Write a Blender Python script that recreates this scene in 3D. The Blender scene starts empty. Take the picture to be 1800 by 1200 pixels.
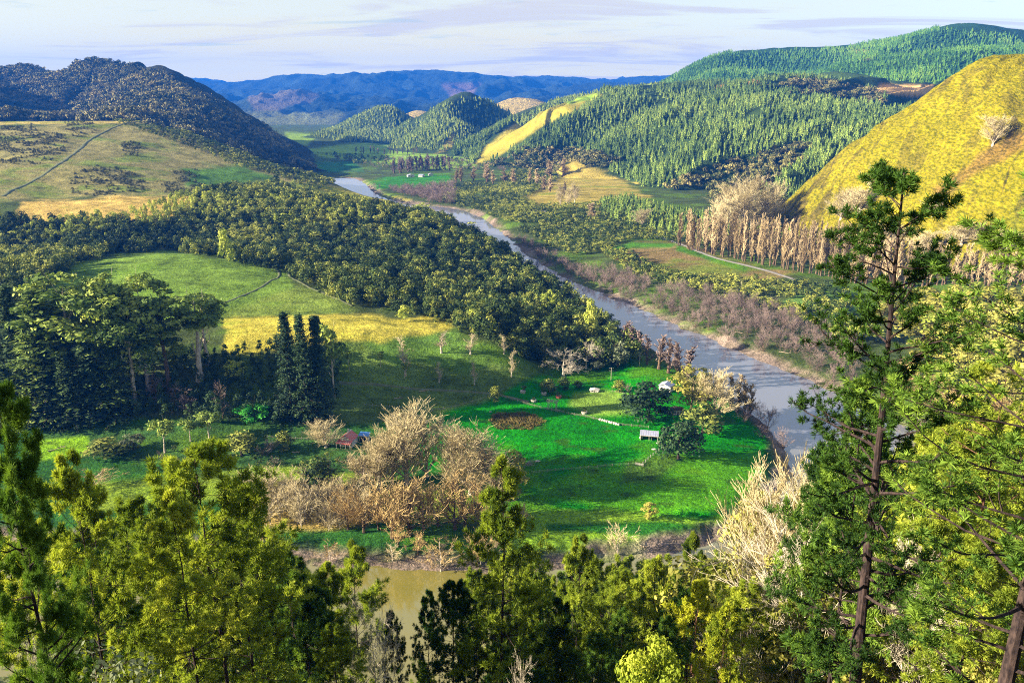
import bpy, math, time
import numpy as np
T0 = time.time()
DENOISE = False
R = math.radians
rs = np.random.RandomState
# ------------------------------------------------------------------ camera, sky, sun
SC = bpy.context.scene
COL = SC.collection
CAMH, PITCH, FPX = 160.0, R(16.9), 1400.0
SUN_EL, SUN_AZ = R(18), R(-99)          # azimuth clockwise from +Y: the sun stands to the left
cam = bpy.data.cameras.new('camera'); camo = bpy.data.objects.new('camera', cam); COL.objects.link(camo)
cam.sensor_width = 36; cam.lens = 28.0; cam.clip_start = 0.2; cam.clip_end = 90000
camo.location = (0, 0, CAMH); camo.rotation_euler = (R(90) - PITCH, 0, 0)
SC.camera = camo
w = bpy.data.worlds.new('World'); SC.world = w; w.use_nodes = True
nt = w.node_tree; nt.nodes.clear()
def N(nt, t, **k):
    n = nt.nodes.new(t)
    for a, b in k.items(): setattr(n, a, b)
    return n
def sk(node, name, val): node.inputs[name].default_value = val
sky = N(nt, 'ShaderNodeTexSky', sky_type='NISHITA', sun_disc=False, sun_elevation=SUN_EL, sun_rotation=SUN_AZ, altitude=200, air_density=1.0, dust_density=1.0, ozone_density=1.0)
bg = N(nt, 'ShaderNodeBackground'); out = N(nt, 'ShaderNodeOutputWorld')
tc = N(nt, 'ShaderNodeTexCoord'); sep = N(nt, 'ShaderNodeSeparateXYZ')
nt.links.new(tc.outputs['Generated'], sep.inputs[0])
def math_(nt, op, a, b=None, c=None, clamp=False):
    n = N(nt, 'ShaderNodeMath', operation=op, use_clamp=clamp)
    for i, v in enumerate((a, b, c)):
        if v is None: continue
        if isinstance(v, (int, float)): n.inputs[i].default_value = v
        else: nt.links.new(v, n.inputs[i])
    return n.outputs[0]
def mixc(nt, f, a, b, bt='MIX'):
    n = N(nt, 'ShaderNodeMix', data_type='RGBA', blend_type=bt, clamp_factor=True)
    for i, v in ((0, f), (6, a), (7, b)):
        if isinstance(v, (int, float)): n.inputs[i].default_value = v
        elif isinstance(v, tuple): n.inputs[i].default_value = (*v[:3], 1)
        else: nt.links.new(v, n.inputs[i])
    return n.outputs[2]
# clouds live on a flat deck: direction divided by its height
zc = math_(nt, 'MAXIMUM', sep.outputs[2], 0.0); zc = math_(nt, 'ADD', zc, 0.10)
cx = math_(nt, 'DIVIDE', sep.outputs[0], zc); cy = math_(nt, 'DIVIDE', sep.outputs[1], zc)
cmb = N(nt, 'ShaderNodeCombineXYZ'); nt.links.new(cx, cmb.inputs[0]); nt.links.new(cy, cmb.inputs[1])
def wn(scale, loc, sx, sy, det=6, rough=.55, dist=0.3):
    mp = N(nt, 'ShaderNodeMapping'); nt.links.new(cmb.outputs[0], mp.inputs[0])
    mp.inputs['Location'].default_value = loc; mp.inputs['Scale'].default_value = (sx, sy, 1); mp.inputs['Rotation'].default_value = (0, 0, R(-9))
    n = N(nt, 'ShaderNodeTexNoise'); nt.links.new(mp.outputs[0], n.inputs[0])
    sk(n, 'Scale', scale); sk(n, 'Detail', det); sk(n, 'Roughness', rough); sk(n, 'Distortion', dist)
    return n.outputs[0]
def ramp(nt, f, stops, interp='EASE'):
    r = N(nt, 'ShaderNodeValToRGB'); nt.links.new(f, r.inputs[0]); e = r.color_ramp.elements; r.color_ramp.interpolation = interp
    while len(e) < len(stops): e.new(0.5)
    for q, (p, c) in zip(e, stops):
        q.position = p; q.color = (*c, 1) if isinstance(c, tuple) else (c, c, c, 1)
    return r.outputs[0]
SKYS = 0.062
skc = mixc(nt, 1.0, sky.outputs[0], (SKYS, SKYS, SKYS), 'MULTIPLY')
veil = ramp(nt, wn(.30, (3, 1, 0), .45, 1.0), [(.40, 0.0), (.60, 1.0)])
side = math_(nt, 'MULTIPLY_ADD', sep.outputs[0], -0.9, 1.04, clamp=True)         # less cloud to the right
vf = math_(nt, 'MULTIPLY_ADD', veil, 0.35, 0.75); vf = math_(nt, 'MULTIPLY', vf, side, clamp=True)
hz = ramp(nt, sep.outputs[2], [(0.0, (.38, .31, .05)), (.05, (.305, .265, .095)), (.13, (.225, .217, .135)), (.4, (.13, .15, .145)), (1.0, (.08, .10, .125))], 'LINEAR')
c1 = mixc(nt, vf, skc, hz)
band = ramp(nt, wn(.70, (7, 2, 0), .62, 1.5, 8, .60, 1.2), [(.47, 0.0), (.62, 1.0)])
wisp = ramp(nt, wn(1.6, (1, 9, 0), .7, 1.4, 7, .6, .8), [(.60, 0.0), (.72, 1.0)])
c2 = mixc(nt, math_(nt, 'MULTIPLY', band, 0.6), c1, (.185, .16, .135))
c2 = mixc(nt, math_(nt, 'MULTIPLY', wisp, 0.35), c2, (.10, .15, .13))
nt.links.new(c2, bg.inputs[0]); sk(bg, 'Strength', 1.0); nt.links.new(bg.outputs[0], out.inputs[0])
sl = bpy.data.lights.new('sun', 'SUN'); slo = bpy.data.objects.new('sun', sl); COL.objects.link(slo)
sl.energy = 5.0; sl.angle = R(0.5); sl.color = (1.0, .86, .62)
slo.rotation_euler = (R(90) - SUN_EL, 0, -SUN_AZ + math.pi)
slo.location = (-300, 0, 400)
SC.view_settings.view_transform = 'Standard'; SC.view_settings.look = 'None'; SC.view_settings.exposure = 2.25; SC.view_settings.gamma = 1
SC.cycles.max_bounces = 5; SC.cycles.diffuse_bounces = 2; SC.cycles.glossy_bounces = 2; SC.cycles.transmission_bounces = 2; SC.cycles.volume_bounces = 0
SC.cycles.transparent_max_bounces = 4; SC.cycles.filter_width = 1.1
SC.cycles.use_denoising = DENOISE

# ------------------------------------------------------------------ picture <-> world
CP, SP = math.cos(PITCH), math.sin(PITCH)
def unproj_Y(px, py, Y):
    a = (np.asarray(px, float) - 900) / FPX; b = (600 - np.asarray(py, float)) / FPX
    dy = CP + b * SP; dz = b * CP - SP
    t = Y / dy
    return a * t, Y + 0 * t, CAMH + dz * t
def unproj_Z(px, py, z):
    a = (px - 900) / FPX; b = (600 - py) / FPX
    dy = CP + b * SP; dz = b * CP - SP
    t = (z - CAMH) / dz
    return a * t, dy * t, z
def proj(x, y, z):
    d = np.maximum(y * CP + (CAMH - z) * SP, 1e-3)
    v = y * SP - (CAMH - z) * CP
    return 900 + FPX * x / d, 600 - FPX * v / d
# ------------------------------------------------------------------ noise
def _h(ix, iy, s):
    h = (ix.astype(np.int64) * 374761393 + iy.astype(np.int64) * 668265263 + s * 974711) & 0xffffffff
    h = ((h ^ (h >> 13)) * 1274126177) & 0xffffffff
    return ((h ^ (h >> 16)) & 0xffff) / 65535.0
def vn(x, y, s=0):
    x = np.asarray(x, float); y = np.asarray(y, float)
    ix = np.floor(x); iy = np.floor(y); fx = x - ix; fy = y - iy
    fx = fx * fx * (3 - 2 * fx); fy = fy * fy * (3 - 2 * fy)
    a = _h(ix, iy, s); b = _h(ix + 1, iy, s); c = _h(ix, iy + 1, s); d = _h(ix + 1, iy + 1, s)
    return (a + (b - a) * fx) * (1 - fy) + (c + (d - c) * fx) * fy
def fbm(x, y, s=0, o=5, g=.5):
    r = 0; a = 1; t = 0
    for i in range(o):
        r = r + a * (vn(x, y, s + i) * 2 - 1); t += a; a *= g; x = x * 2.03 + 5.1; y = y * 2.03 + 1.7
    return r / t
def ridged(x, y, s=0, o=4):
    r = 0; a = 1; t = 0
    for i in range(o):
        r = r + a * (1 - 2 * np.abs(vn(x, y, s + i) * 2 - 1)); t += a; a *= .5; x = x * 2.1 + 3.1; y = y * 2.1 + 7.7
    return r / t
def sstep(a, b, x):
    t = np.clip((x - a) / (b - a), 0, 1); return t * t * (3 - 2 * t)
# ------------------------------------------------------------------ mesh helpers
def mk(name, V, F, mat, parent=None, smooth=False, tint=None, col=None, link=True, midx=None):
    me = mkmesh(name, V, F, mat, smooth, tint, col, midx)
    o = bpy.data.objects.new(name, me)
    COL.objects.link(o)
    if parent: o.parent = parent
    return o
def mkmesh(name, V, F, mat, smooth=False, tint=None, col=None, midx=None):
    V = np.asarray(V, np.float32).reshape(-1, 3)
    Fs = F if isinstance(F, list) else [F]
    Fs = [np.asarray(f, np.int32) for f in Fs if len(f)]
    me = bpy.data.meshes.new(name)
    me.vertices.add(len(V)); me.vertices.foreach_set('co', V.ravel())
    nl = sum(f.size for f in Fs); nf = sum(len(f) for f in Fs)
    me.loops.add(nl); me.polygons.add(nf)
    me.loops.foreach_set('vertex_index', np.concatenate([f.ravel() for f in Fs]))
    tot = np.concatenate([np.full(len(f), f.shape[1], np.int32) for f in Fs])
    st = np.concatenate([[0], np.cumsum(tot)[:-1]]).astype(np.int32)
    me.polygons.foreach_set('loop_start', st)
    me.polygons.foreach_set('use_smooth', np.full(nf, bool(smooth)))
    for m in (mat if isinstance(mat, (list, tuple)) else [mat]): me.materials.append(m)
    if midx is not None: me.polygons.foreach_set('material_index', np.asarray(midx, np.int32))
    me.update(calc_edges=True)
    if tint is not None:
        a = me.attributes.new('tint', 'FLOAT', 'POINT'); a.data.foreach_set('value', np.asarray(tint, np.float32))
    if col is not None:
        a = me.attributes.new('Col', 'FLOAT_COLOR', 'POINT')
        c = np.ones((len(V), 4), np.float32); c[:, :3] = col; a.data.foreach_set('color', c.ravel())
    return me
def tag(o, label=None, cat=None, group=None, kind=None):
    if label: o['label'] = label
    if cat: o['category'] = cat
    if group: o['group'] = group
    if kind: o['kind'] = kind
    return o
def empty(name, loc=(0, 0, 0), rz=0, sc=(1, 1, 1)):
    o = bpy.data.objects.new(name, None); COL.objects.link(o); o.location = loc; o.rotation_euler = (0, 0, rz); o.scale = sc
    o.empty_display_size = .5
    return o
class G:                                  # gathers geometry with a tint per vertex
    def __init__(s): s.V = []; s.Q = []; s.T = []; s.t = []; s.n = 0
    def add(s, V, F, tint=0.5):
        V = np.asarray(V, float).reshape(-1, 3); F = np.asarray(F, int)
        if not len(V): return s
        (s.Q if F.shape[1] == 4 else s.T).append(F + s.n)
        s.V.append(V); s.t.append(np.broadcast_to(np.asarray(tint, float), (len(V),)).copy()); s.n += len(V); return s
    def arr(s):
        return (np.concatenate(s.V), np.concatenate(s.Q) if s.Q else np.zeros((0, 4), int),
                np.concatenate(s.T) if s.T else np.zeros((0, 3), int), np.concatenate(s.t))
    def obj(s, name, mat, parent=None, smooth=False):
        V, Q, T, t = s.arr(); return mk(name, V, [Q, T], mat, parent, smooth, t)
    def mesh(s, name, mat, smooth=False):
        V, Q, T, t = s.arr(); return mkmesh(name, V, [Q, T], mat, smooth, t)
def box(g, c, d, rz=0, tint=.5):
    x, y, z = d[0] / 2, d[1] / 2, d[2] / 2
    V = np.array([(a, b, e) for e in (-z, z) for a, b in ((-x, -y), (x, -y), (x, y), (-x, y))])
    ca, sa = math.cos(rz), math.sin(rz)
    V = np.c_[V[:, 0] * ca - V[:, 1] * sa, V[:, 0] * sa + V[:, 1] * ca, V[:, 2]] + np.asarray(c)
    g.add(V, [(0, 3, 2, 1), (4, 5, 6, 7), (0, 1, 5, 4), (1, 2, 6, 5), (2, 3, 7, 6), (3, 0, 4, 7)], tint)
    return g
def unit(v): return v / np.maximum(np.linalg.norm(v, axis=-1, keepdims=True), 1e-9)
def tubes(P, Rr, s=3):
    P = np.asarray(P, float); Rr = np.asarray(Rr, float); n, k = P.shape[:2]
    t = unit(np.gradient(P, axis=1))
    ref = np.where(np.abs(t[..., 2:3]) > .9, np.array([1., 0, 0]), np.array([0, 0, 1.]))
    a = unit(np.cross(t, ref)); b = np.cross(t, a)
    an = np.arange(s) * 2 * math.pi / s
    V = P[:, :, None] + Rr[:, :, None, None] * (np.cos(an)[None, None, :, None] * a[:, :, None] + np.sin(an)[None, None, :, None] * b[:, :, None])
    i = np.arange(n)[:, None, None] * k * s; j = np.arange(k - 1)[None, :, None] * s; q = np.arange(s)[None, None, :]; q2 = (q + 1) % s
    F = np.stack([i + j + q, i + j + q2, i + j + s + q2, i + j + s + q], -1).reshape(-1, 4)
    return V.reshape(-1, 3), F
def rnd_dirs(rg, n): return unit(rg.normal(size=(n, 3)))
def leaves(C, Nn, S, rg, asp=.55):       # rhombic leaves facing along Nn
    n = len(C); Nn = unit(Nn); r = rnd_dirs(rg, n)
    a = unit(np.cross(Nn, r)); b = np.cross(Nn, a); S = np.broadcast_to(S, (n,))[:, None]
    V = np.stack([C - a * S, C + b * S * asp, C + a * S, C - b * S * asp], 1).reshape(-1, 3)
    return V, np.arange(4 * n).reshape(-1, 4)
def blades(B, Dr, L, W, rg):             # long thin leaves or needles
    n = len(B); Dr = unit(Dr); a = unit(np.cross(Dr, rnd_dirs(rg, n)))
    L = np.broadcast_to(L, (n,))[:, None]; W = np.broadcast_to(W, (n,))[:, None]
    V = np.stack([B, B + Dr * L * .5 + a * W, B + Dr * L, B + Dr * L * .5 - a * W], 1).reshape(-1, 3)
    return V, np.arange(4 * n).reshape(-1, 4)
def lerp_path(P, i, t):
    k = P.shape[1]; f = t * (k - 1); j = np.minimum(f.astype(int), k - 2); f = (f - j)[:, None]
    a = P[i, j]; b = P[i, j + 1]
    return a * (1 - f) + b * f, unit(b - a)
def grow(P, Rr, n, t0, t1, ang, ln, up, rg, K=4, rf=.6, tipr=.3, curl=.15, taper=0.0):
    """n side branches on every path of P"""
    m = len(P); i = np.repeat(np.arange(m), n); t = rg.uniform(t0, t1, m * n)
    B, T = lerp_path(P, i, t)
    k = P.shape[1]; f = t * (k - 1); j = np.minimum(f.astype(int), k - 2); fr = f - j
    r0 = (Rr[i, j] * (1 - fr) + Rr[i, j + 1] * fr) * rf
    s = unit(np.cross(T, rnd_dirs(rg, m * n)))
    an = ang * rg.uniform(.7, 1.3, m * n)[:, None]
    D = T * np.cos(an) + s * np.sin(an)
    L = np.linalg.norm(P[i, -1] - P[i, 0], axis=1) * ln * rg.uniform(.6, 1.25, m * n) * (1 - taper * (t - t0) / max(t1 - t0, 1e-6))
    Q = [B]
    for q in range(1, K):
        D = unit(D + np.array([0, 0, up]) + rg.normal(size=D.shape) * curl)
        Q.append(Q[-1] + D * (L / (K - 1))[:, None])
    Q = np.stack(Q, 1)
    RR = r0[:, None] * np.linspace(1, tipr, K)[None]
    return Q, RR
# ------------------------------------------------------------------ materials
def newmat(name):
    m = bpy.data.materials.new(name); m.use_nodes = True; nt = m.node_tree; nt.nodes.clear()
    o = N(nt, 'ShaderNodeOutputMaterial'); p = N(nt, 'ShaderNodeBsdfPrincipled'); nt.links.new(p.outputs[0], o.inputs[0])
    sk(p, 'Specular IOR Level', .15)
    return m, nt, p, o
def noise(nt, scale, det=5, rough=.6, dist=0, vec=None, obj=True):
    n = N(nt, 'ShaderNodeTexNoise'); sk(n, 'Scale', scale); sk(n, 'Detail', det); sk(n, 'Roughness', rough); sk(n, 'Distortion', dist)
    if vec is None:
        t = N(nt, 'ShaderNodeTexCoord'); vec = t.outputs['Object']
    nt.links.new(vec, n.inputs[0]); return n.outputs[0]
FB = 1.55
def foliage(name, dark, mid, light, trans=.25, rough=.75, vary=.5):
    m, nt, p, o = newmat(name)
    at = N(nt, 'ShaderNodeAttribute', attribute_name='tint'); oi = N(nt, 'ShaderNodeObjectInfo')
    f = math_(nt, 'MULTIPLY_ADD', oi.outputs['Random'], vary, -vary / 2); f = math_(nt, 'ADD', f, at.outputs['Fac'], clamp=True)
    c = ramp(nt, f, [(0, tuple(v * 1.5 for v in dark)), (.5, tuple(v * FB for v in mid)), (1, tuple(min(.55, v * FB) for v in light))], 'LINEAR')
    nt.links.new(c, p.inputs['Base Color']); sk(p, 'Roughness', rough)
    if trans:
        tr = N(nt, 'ShaderNodeBsdfTranslucent'); mx = N(nt, 'ShaderNodeMixShader'); sk(mx, 0, trans)
        cc = mixc(nt, 1.0, c, (1.2, 1.25, .7), 'MULTIPLY')
        nt.links.new(cc, tr.inputs[0]); nt.links.new(p.outputs[0], mx.inputs[1]); nt.links.new(tr.outputs[0], mx.inputs[2]); nt.links.new(mx.outputs[0], o.inputs[0])
    return m
def plain(name, c, rough=.8, sc=3, amt=.35, c2=None, metal=0, spec=.2, bump=0, vary=0):
    m, nt, p, o = newmat(name)
    c2 = c2 or tuple(x * (1 - amt) for x in c)
    n = noise(nt, sc); f = ramp(nt, n, [(.35, 0.0), (.65, 1.0)])
    cc = mixc(nt, f, c2, c)
    if vary:
        oi = N(nt, 'ShaderNodeObjectInfo'); v = math_(nt, 'MULTIPLY_ADD', oi.outputs['Random'], vary, 1 - vary / 2)
        cmb = N(nt, 'ShaderNodeCombineXYZ'); [nt.links.new(v, cmb.inputs[i]) for i in range(3)]
        cc = mixc(nt, 1.0, cc, cmb.outputs[0], 'MULTIPLY')
    nt.links.new(cc, p.inputs['Base Color']); sk(p, 'Roughness', rough); sk(p, 'Metallic', metal); sk(p, 'Specular IOR Level', spec)
    if bump:
        b = N(nt, 'ShaderNodeBump'); sk(b, 'Strength', .6); sk(b, 'Distance', bump); nt.links.new(n, b.inputs['Height']); nt.links.new(b.outputs[0], p.inputs['Normal'])
    return m
def bark(name, c, c2, sc=8): 
    m, nt, p, o = newmat(name)
    t = N(nt, 'ShaderNodeTexCoord'); mp = N(nt, 'ShaderNodeMapping'); mp.inputs['Scale'].default_value = (1, 1, .25); nt.links.new(t.outputs['Object'], mp.inputs[0])
    n = noise(nt, sc, 6, .7, 0, mp.outputs[0]); f = ramp(nt, n, [(.35, 0.0), (.65, 1.0)])
    nt.links.new(mixc(nt, f, c2, c), p.inputs['Base Color']); sk(p, 'Roughness', .9)
    b = N(nt, 'ShaderNodeBump'); sk(b, 'Strength', .8); sk(b, 'Distance', .05); nt.links.new(n, b.inputs['Height']); nt.links.new(b.outputs[0], p.inputs['Normal'])
    return m
def groundmat(name, sc_big, sc_small, bump, amt=.45, stretch=(1, 1, 1), rot=0, bstr=.8, dark=(.35, .4, .3)):
    """ground: colour of the land cover from the Col attribute, broken up by noise, rough tufted surface"""
    m, nt, p, o = newmat(name)
    at = N(nt, 'ShaderNodeAttribute', attribute_name='Col')
    t = N(nt, 'ShaderNodeTexCoord'); mp = N(nt, 'ShaderNodeMapping'); nt.links.new(t.outputs['Object'], mp.inputs[0])
    mp.inputs['Scale'].default_value = stretch; mp.inputs['Rotation'].default_value = (0, 0, rot)
    n1 = noise(nt, sc_big, 6, .65, .5, mp.outputs[0]); n2 = noise(nt, sc_small, 6, .7, .3, mp.outputs[0])
    f = ramp(nt, n1, [(.35, 0.0), (.62, 1.0)]); f2 = ramp(nt, n2, [(.38, 0.0), (.6, 1.0)])
    c = mixc(nt, math_(nt, 'MULTIPLY', math_(nt, 'SUBTRACT', 1.0, f), amt), at.outputs['Color'], mixc(nt, 1.0, at.outputs['Color'], dark, 'MULTIPLY'))
    c = mixc(nt, math_(nt, 'MULTIPLY', math_(nt, 'SUBTRACT', 1.0, f2), amt), c, mixc(nt, 1.0, c, (.5, .5, .45), 'MULTIPLY'))
    nt.links.new(c, p.inputs['Base Color']); sk(p, 'Roughness', .95); sk(p, 'Specular IOR Level', .05)
    n3 = noise(nt, sc_small * 3.5, 4, .7, .4, mp.outputs[0]); f3 = ramp(nt, n3, [(.36, 0.0), (.62, 1.0)])
    c = mixc(nt, f3, mixc(nt, 1.0, c, (.45, .5, .45), 'MULTIPLY'), mixc(nt, 1.0, c, (1.5, 1.35, 1.3), 'MULTIPLY')); nt.links.new(c, p.inputs['Base Color'])
    b = N(nt, 'ShaderNodeBump'); sk(b, 'Strength', bstr); sk(b, 'Distance', bump); nt.links.new(math_(nt, 'ADD', n1, n2), b.inputs['Height']); nt.links.new(b.outputs[0], p.inputs['Normal'])
    return m
M = {}
M['ground'] = groundmat('grassland', .035, .35, 1.6, .5)
M['slope'] = groundmat('rough_pasture', .03, .3, 2.2, .45)
M['gold'] = groundmat('dry_hill_grass', .02, .16, 3.6, .42, (1, .35, 1), R(-20), .9, (.5, .6, .2))
M['forestfloor'] = groundmat('forest_floor', .02, .2, 3.0, .4)
M['farhill'] = groundmat('far_bush', .006, .03, 22.0, .3, (1, 1, 1), 0, .9, (.5, .5, .5))
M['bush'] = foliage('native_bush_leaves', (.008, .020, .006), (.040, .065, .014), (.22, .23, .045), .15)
M['bush_sunny'] = foliage('sunlit_yellow_green_leaves', (.08, .11, .015), (.20, .24, .035), (.36, .36, .08), .2)  # brighter copy of the bush leaves, sunshine put into the crown colour
M['farbush'] = foliage('distant_bush_leaves', (.02, .03, .010), (.075, .078, .024), (.18, .155, .055), 0)
M['plant'] = foliage('plantation_needles', (.03, .06, .012), (.085, .13, .025), (.17, .21, .04), 0)
M['plant_green'] = foliage('young_plantation_needles', (.015, .05, .008), (.045, .11, .012), (.11, .18, .02), 0)
M['pine'] = foliage('pine_needles', (.035, .065, .008), (.15, .195, .020), (.33, .35, .045), .35)
M['pine_dark'] = foliage('dark_pine_needles', (.008, .024, .005), (.036, .080, .012), (.13, .20, .025), .3)
M['pine_gold'] = foliage('golden_pine_needles', (.08, .12, .01), (.26, .28, .02), (.45, .38, .03), .35)
M['redwood'] = foliage('dark_conifer_leaves', (.008, .020, .010), (.020, .044, .018), (.06, .10, .03), .15)
M['grove'] = foliage('grove_leaves', (.02, .045, .010), (.085, .13, .025), (.26, .30, .06), .2)
M['olive'] = foliage('olive_leaves', (.06, .07, .015), (.20, .19, .04), (.38, .34, .08), .25)
M['grey_leaf'] = foliage('grey_shrub_leaves', (.04, .05, .03), (.10, .12, .07), (.20, .22, .13), .2)
M['green_leaf'] = foliage('bright_shrub_leaves', (.01, .08, .01), (.02, .17, .02), (.06, .26, .03), .2)
M['scrub'] = foliage('scrub_leaves', (.012, .02, .010), (.035, .045, .022), (.08, .085, .04), .0)
M['rush'] = foliage('rush_leaves', (.03, .03, .008), (.09, .07, .02), (.20, .16, .05), .0)
M['twig_cream'] = plain('cream_twigs', (.56, .48, .28), .9, 2, .3, (.30, .25, .14), vary=.3)
M['twig_orange'] = plain('orange_twigs', (.52, .38, .17), .9, 2, .3, (.28, .20, .09), vary=.4)
M['twig_poplar'] = plain('poplar_twigs', (.52, .41, .23), .9, 2, .3, (.26, .20, .13), vary=.6)
M['twig_mauve'] = plain('mauve_twigs', (.27, .205, .19), .9, 2, .3, (.14, .105, .10), vary=.6)
M['twig_grey'] = plain('grey_twigs', (.60, .54, .44), .9, 2, .3, (.36, .32, .26), vary=.3)
M['bark_dark'] = bark('dark_pine_bark', (.055, .038, .036), (.012, .009, .012))
M['bark_red'] = bark('orange_pine_bark', (.17, .085, .055), (.04, .022, .018))
M['bark_pale'] = bark('pale_gum_bark', (.62, .55, .45), (.30, .25, .2), 3)
M['bark_brown'] = bark('brown_bark', (.16, .11, .07), (.05, .035, .025), 5)
M['metal_blue'] = plain('blue_painted_iron', (.10, .28, .62), .45, 1, .3)
M['iron_red'] = plain('rusty_red_iron', (.55, .05, .04), .6, 1.6, .3, (.42, .25, .22))
M['white'] = plain('white_weatherboard', (.62, .58, .52), .8, 2, .35)
M['greywood'] = plain('grey_weathered_wood', (.40, .36, .30), .9, 3, .4)
M['darkwood'] = plain('dark_wood', (.06, .045, .035), .9, 3, .4)
M['concrete'] = plain('pale_concrete', (.55, .50, .42), .9, 2, .3)
M['zinc'] = plain('grey_blue_roof_iron', (.36, .38, .52), .4, .8, .25, spec=.5)
M['track'] = plain('worn_track', (.12, .14, .07), .95, .4, .3)
M['road'] = plain('pale_road', (.20, .19, .19), .9, .3, .2)
M['log'] = plain('driftwood', (.42, .33, .24), .9, 2, .4)
M['glass'] = plain('window_dark', (.02, .025, .03), .15, 1, .2, spec=.6)
# ------------------------------------------------------------------ land
def D(px, py, Y): return unproj_Y(px, py, Y)
def Z(px, py, z): return unproj_Z(px, py, z)
def W(px, Y, z): return ((px - 900) / FPX * Y / CP, Y, z)
class TPS:
    def __init__(s, pts):
        P = np.array(pts, float); s.c = np.c_[P[:, 0] / P[:, 1], np.log(P[:, 1])]; n = len(P)
        A = np.zeros((n + 3, n + 3)); A[:n, :n] = s.k(s.c[:, None] - s.c[None]) + np.eye(n) * 1e-4
        A[:n, n] = 1; A[:n, n + 1:] = s.c; A[n:, :n] = A[:n, n:].T
        s.w = np.linalg.solve(A, np.r_[P[:, 2], 0, 0, 0]); s.n = n
    def k(s, d):
        r2 = (d ** 2).sum(-1); return r2 * np.log(r2 + 1e-9) * .5
    def __call__(s, u, v):
        q = np.c_[u.ravel(), v.ravel()]; o = np.empty(len(q))
        for a in range(0, len(q), 20000):
            b = q[a:a + 20000]; o[a:a + 20000] = s.k(b[:, None] - s.c[None]) @ s.w[:s.n] + s.w[s.n] + b @ s.w[s.n + 1:]
        return o.reshape(u.shape)
def inpoly(px, py, poly):
    r = np.zeros(np.shape(px), bool); n = len(poly)
    for i in range(n):
        x1, y1 = poly[i]; x2, y2 = poly[(i + 1) % n]
        if y1 == y2: continue
        c = ((y1 > py) != (y2 > py)) & (px < (x2 - x1) * (py - y1) / (y2 - y1) + x1); r ^= c
    return r
def dist_line(px, py, pts, closed=False):
    d = np.full(np.shape(px), 1e9); pts = list(pts) + ([pts[0]] if closed else [])
    for (x1, y1), (x2, y2) in zip(pts[:-1], pts[1:]):
        ax, ay = x2 - x1, y2 - y1; L = ax * ax + ay * ay + 1e-9
        t = np.clip(((px - x1) * ax + (py - y1) * ay) / L, 0, 1)
        d = np.minimum(d, np.hypot(px - x1 - t * ax, py - y1 - t * ay))
    return d
def sdist(px, py, poly):                 # negative inside
    d = dist_line(px, py, poly, True); return np.where(inpoly(px, py, poly), -d, d)
# river banks, drawn on the level of the water
bankA = [(545, 344), (600, 350), (670, 372), (745, 386), (800, 412), (880, 452), (950, 495), (1010, 535), (1090, 585), (1160, 625), (1220, 655), (1290, 705), (1350, 750), (1395, 800), (1385, 860), (1330, 930), (1200, 968), (1050, 992), (930, 1012), (850, 1010), (740, 1002), (600, 998), (400, 980), (200, 965), (0, 955), (-250, 945)]
bankB = [(-250, 1190), (0, 1200), (400, 1215), (700, 1225), (1000, 1215), (1300, 1190), (1600, 1120), (1760, 1000), (1790, 880), (1690, 795), (1560, 728), (1450, 680), (1350, 640), (1250, 598), (1140, 550), (1060, 517), (980, 484), (920, 444), (870, 398), (830, 372), (762, 362), (705, 358), (660, 343), (648, 328), (625, 311), (545, 314)]
river = [Z(a, b, 0)[:2] for a, b in bankA + bankB]
# smooth the outline (two Chaikin passes)
for _ in range(2):
    q = []
    for i in range(len(river)):
        a, b = np.array(river[i]), np.array(river[(i + 1) % len(river)])
        q += [tuple(a * .75 + b * .25), tuple(a * .25 + b * .75)]
    river = q
river_simple = river[::2]

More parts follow.
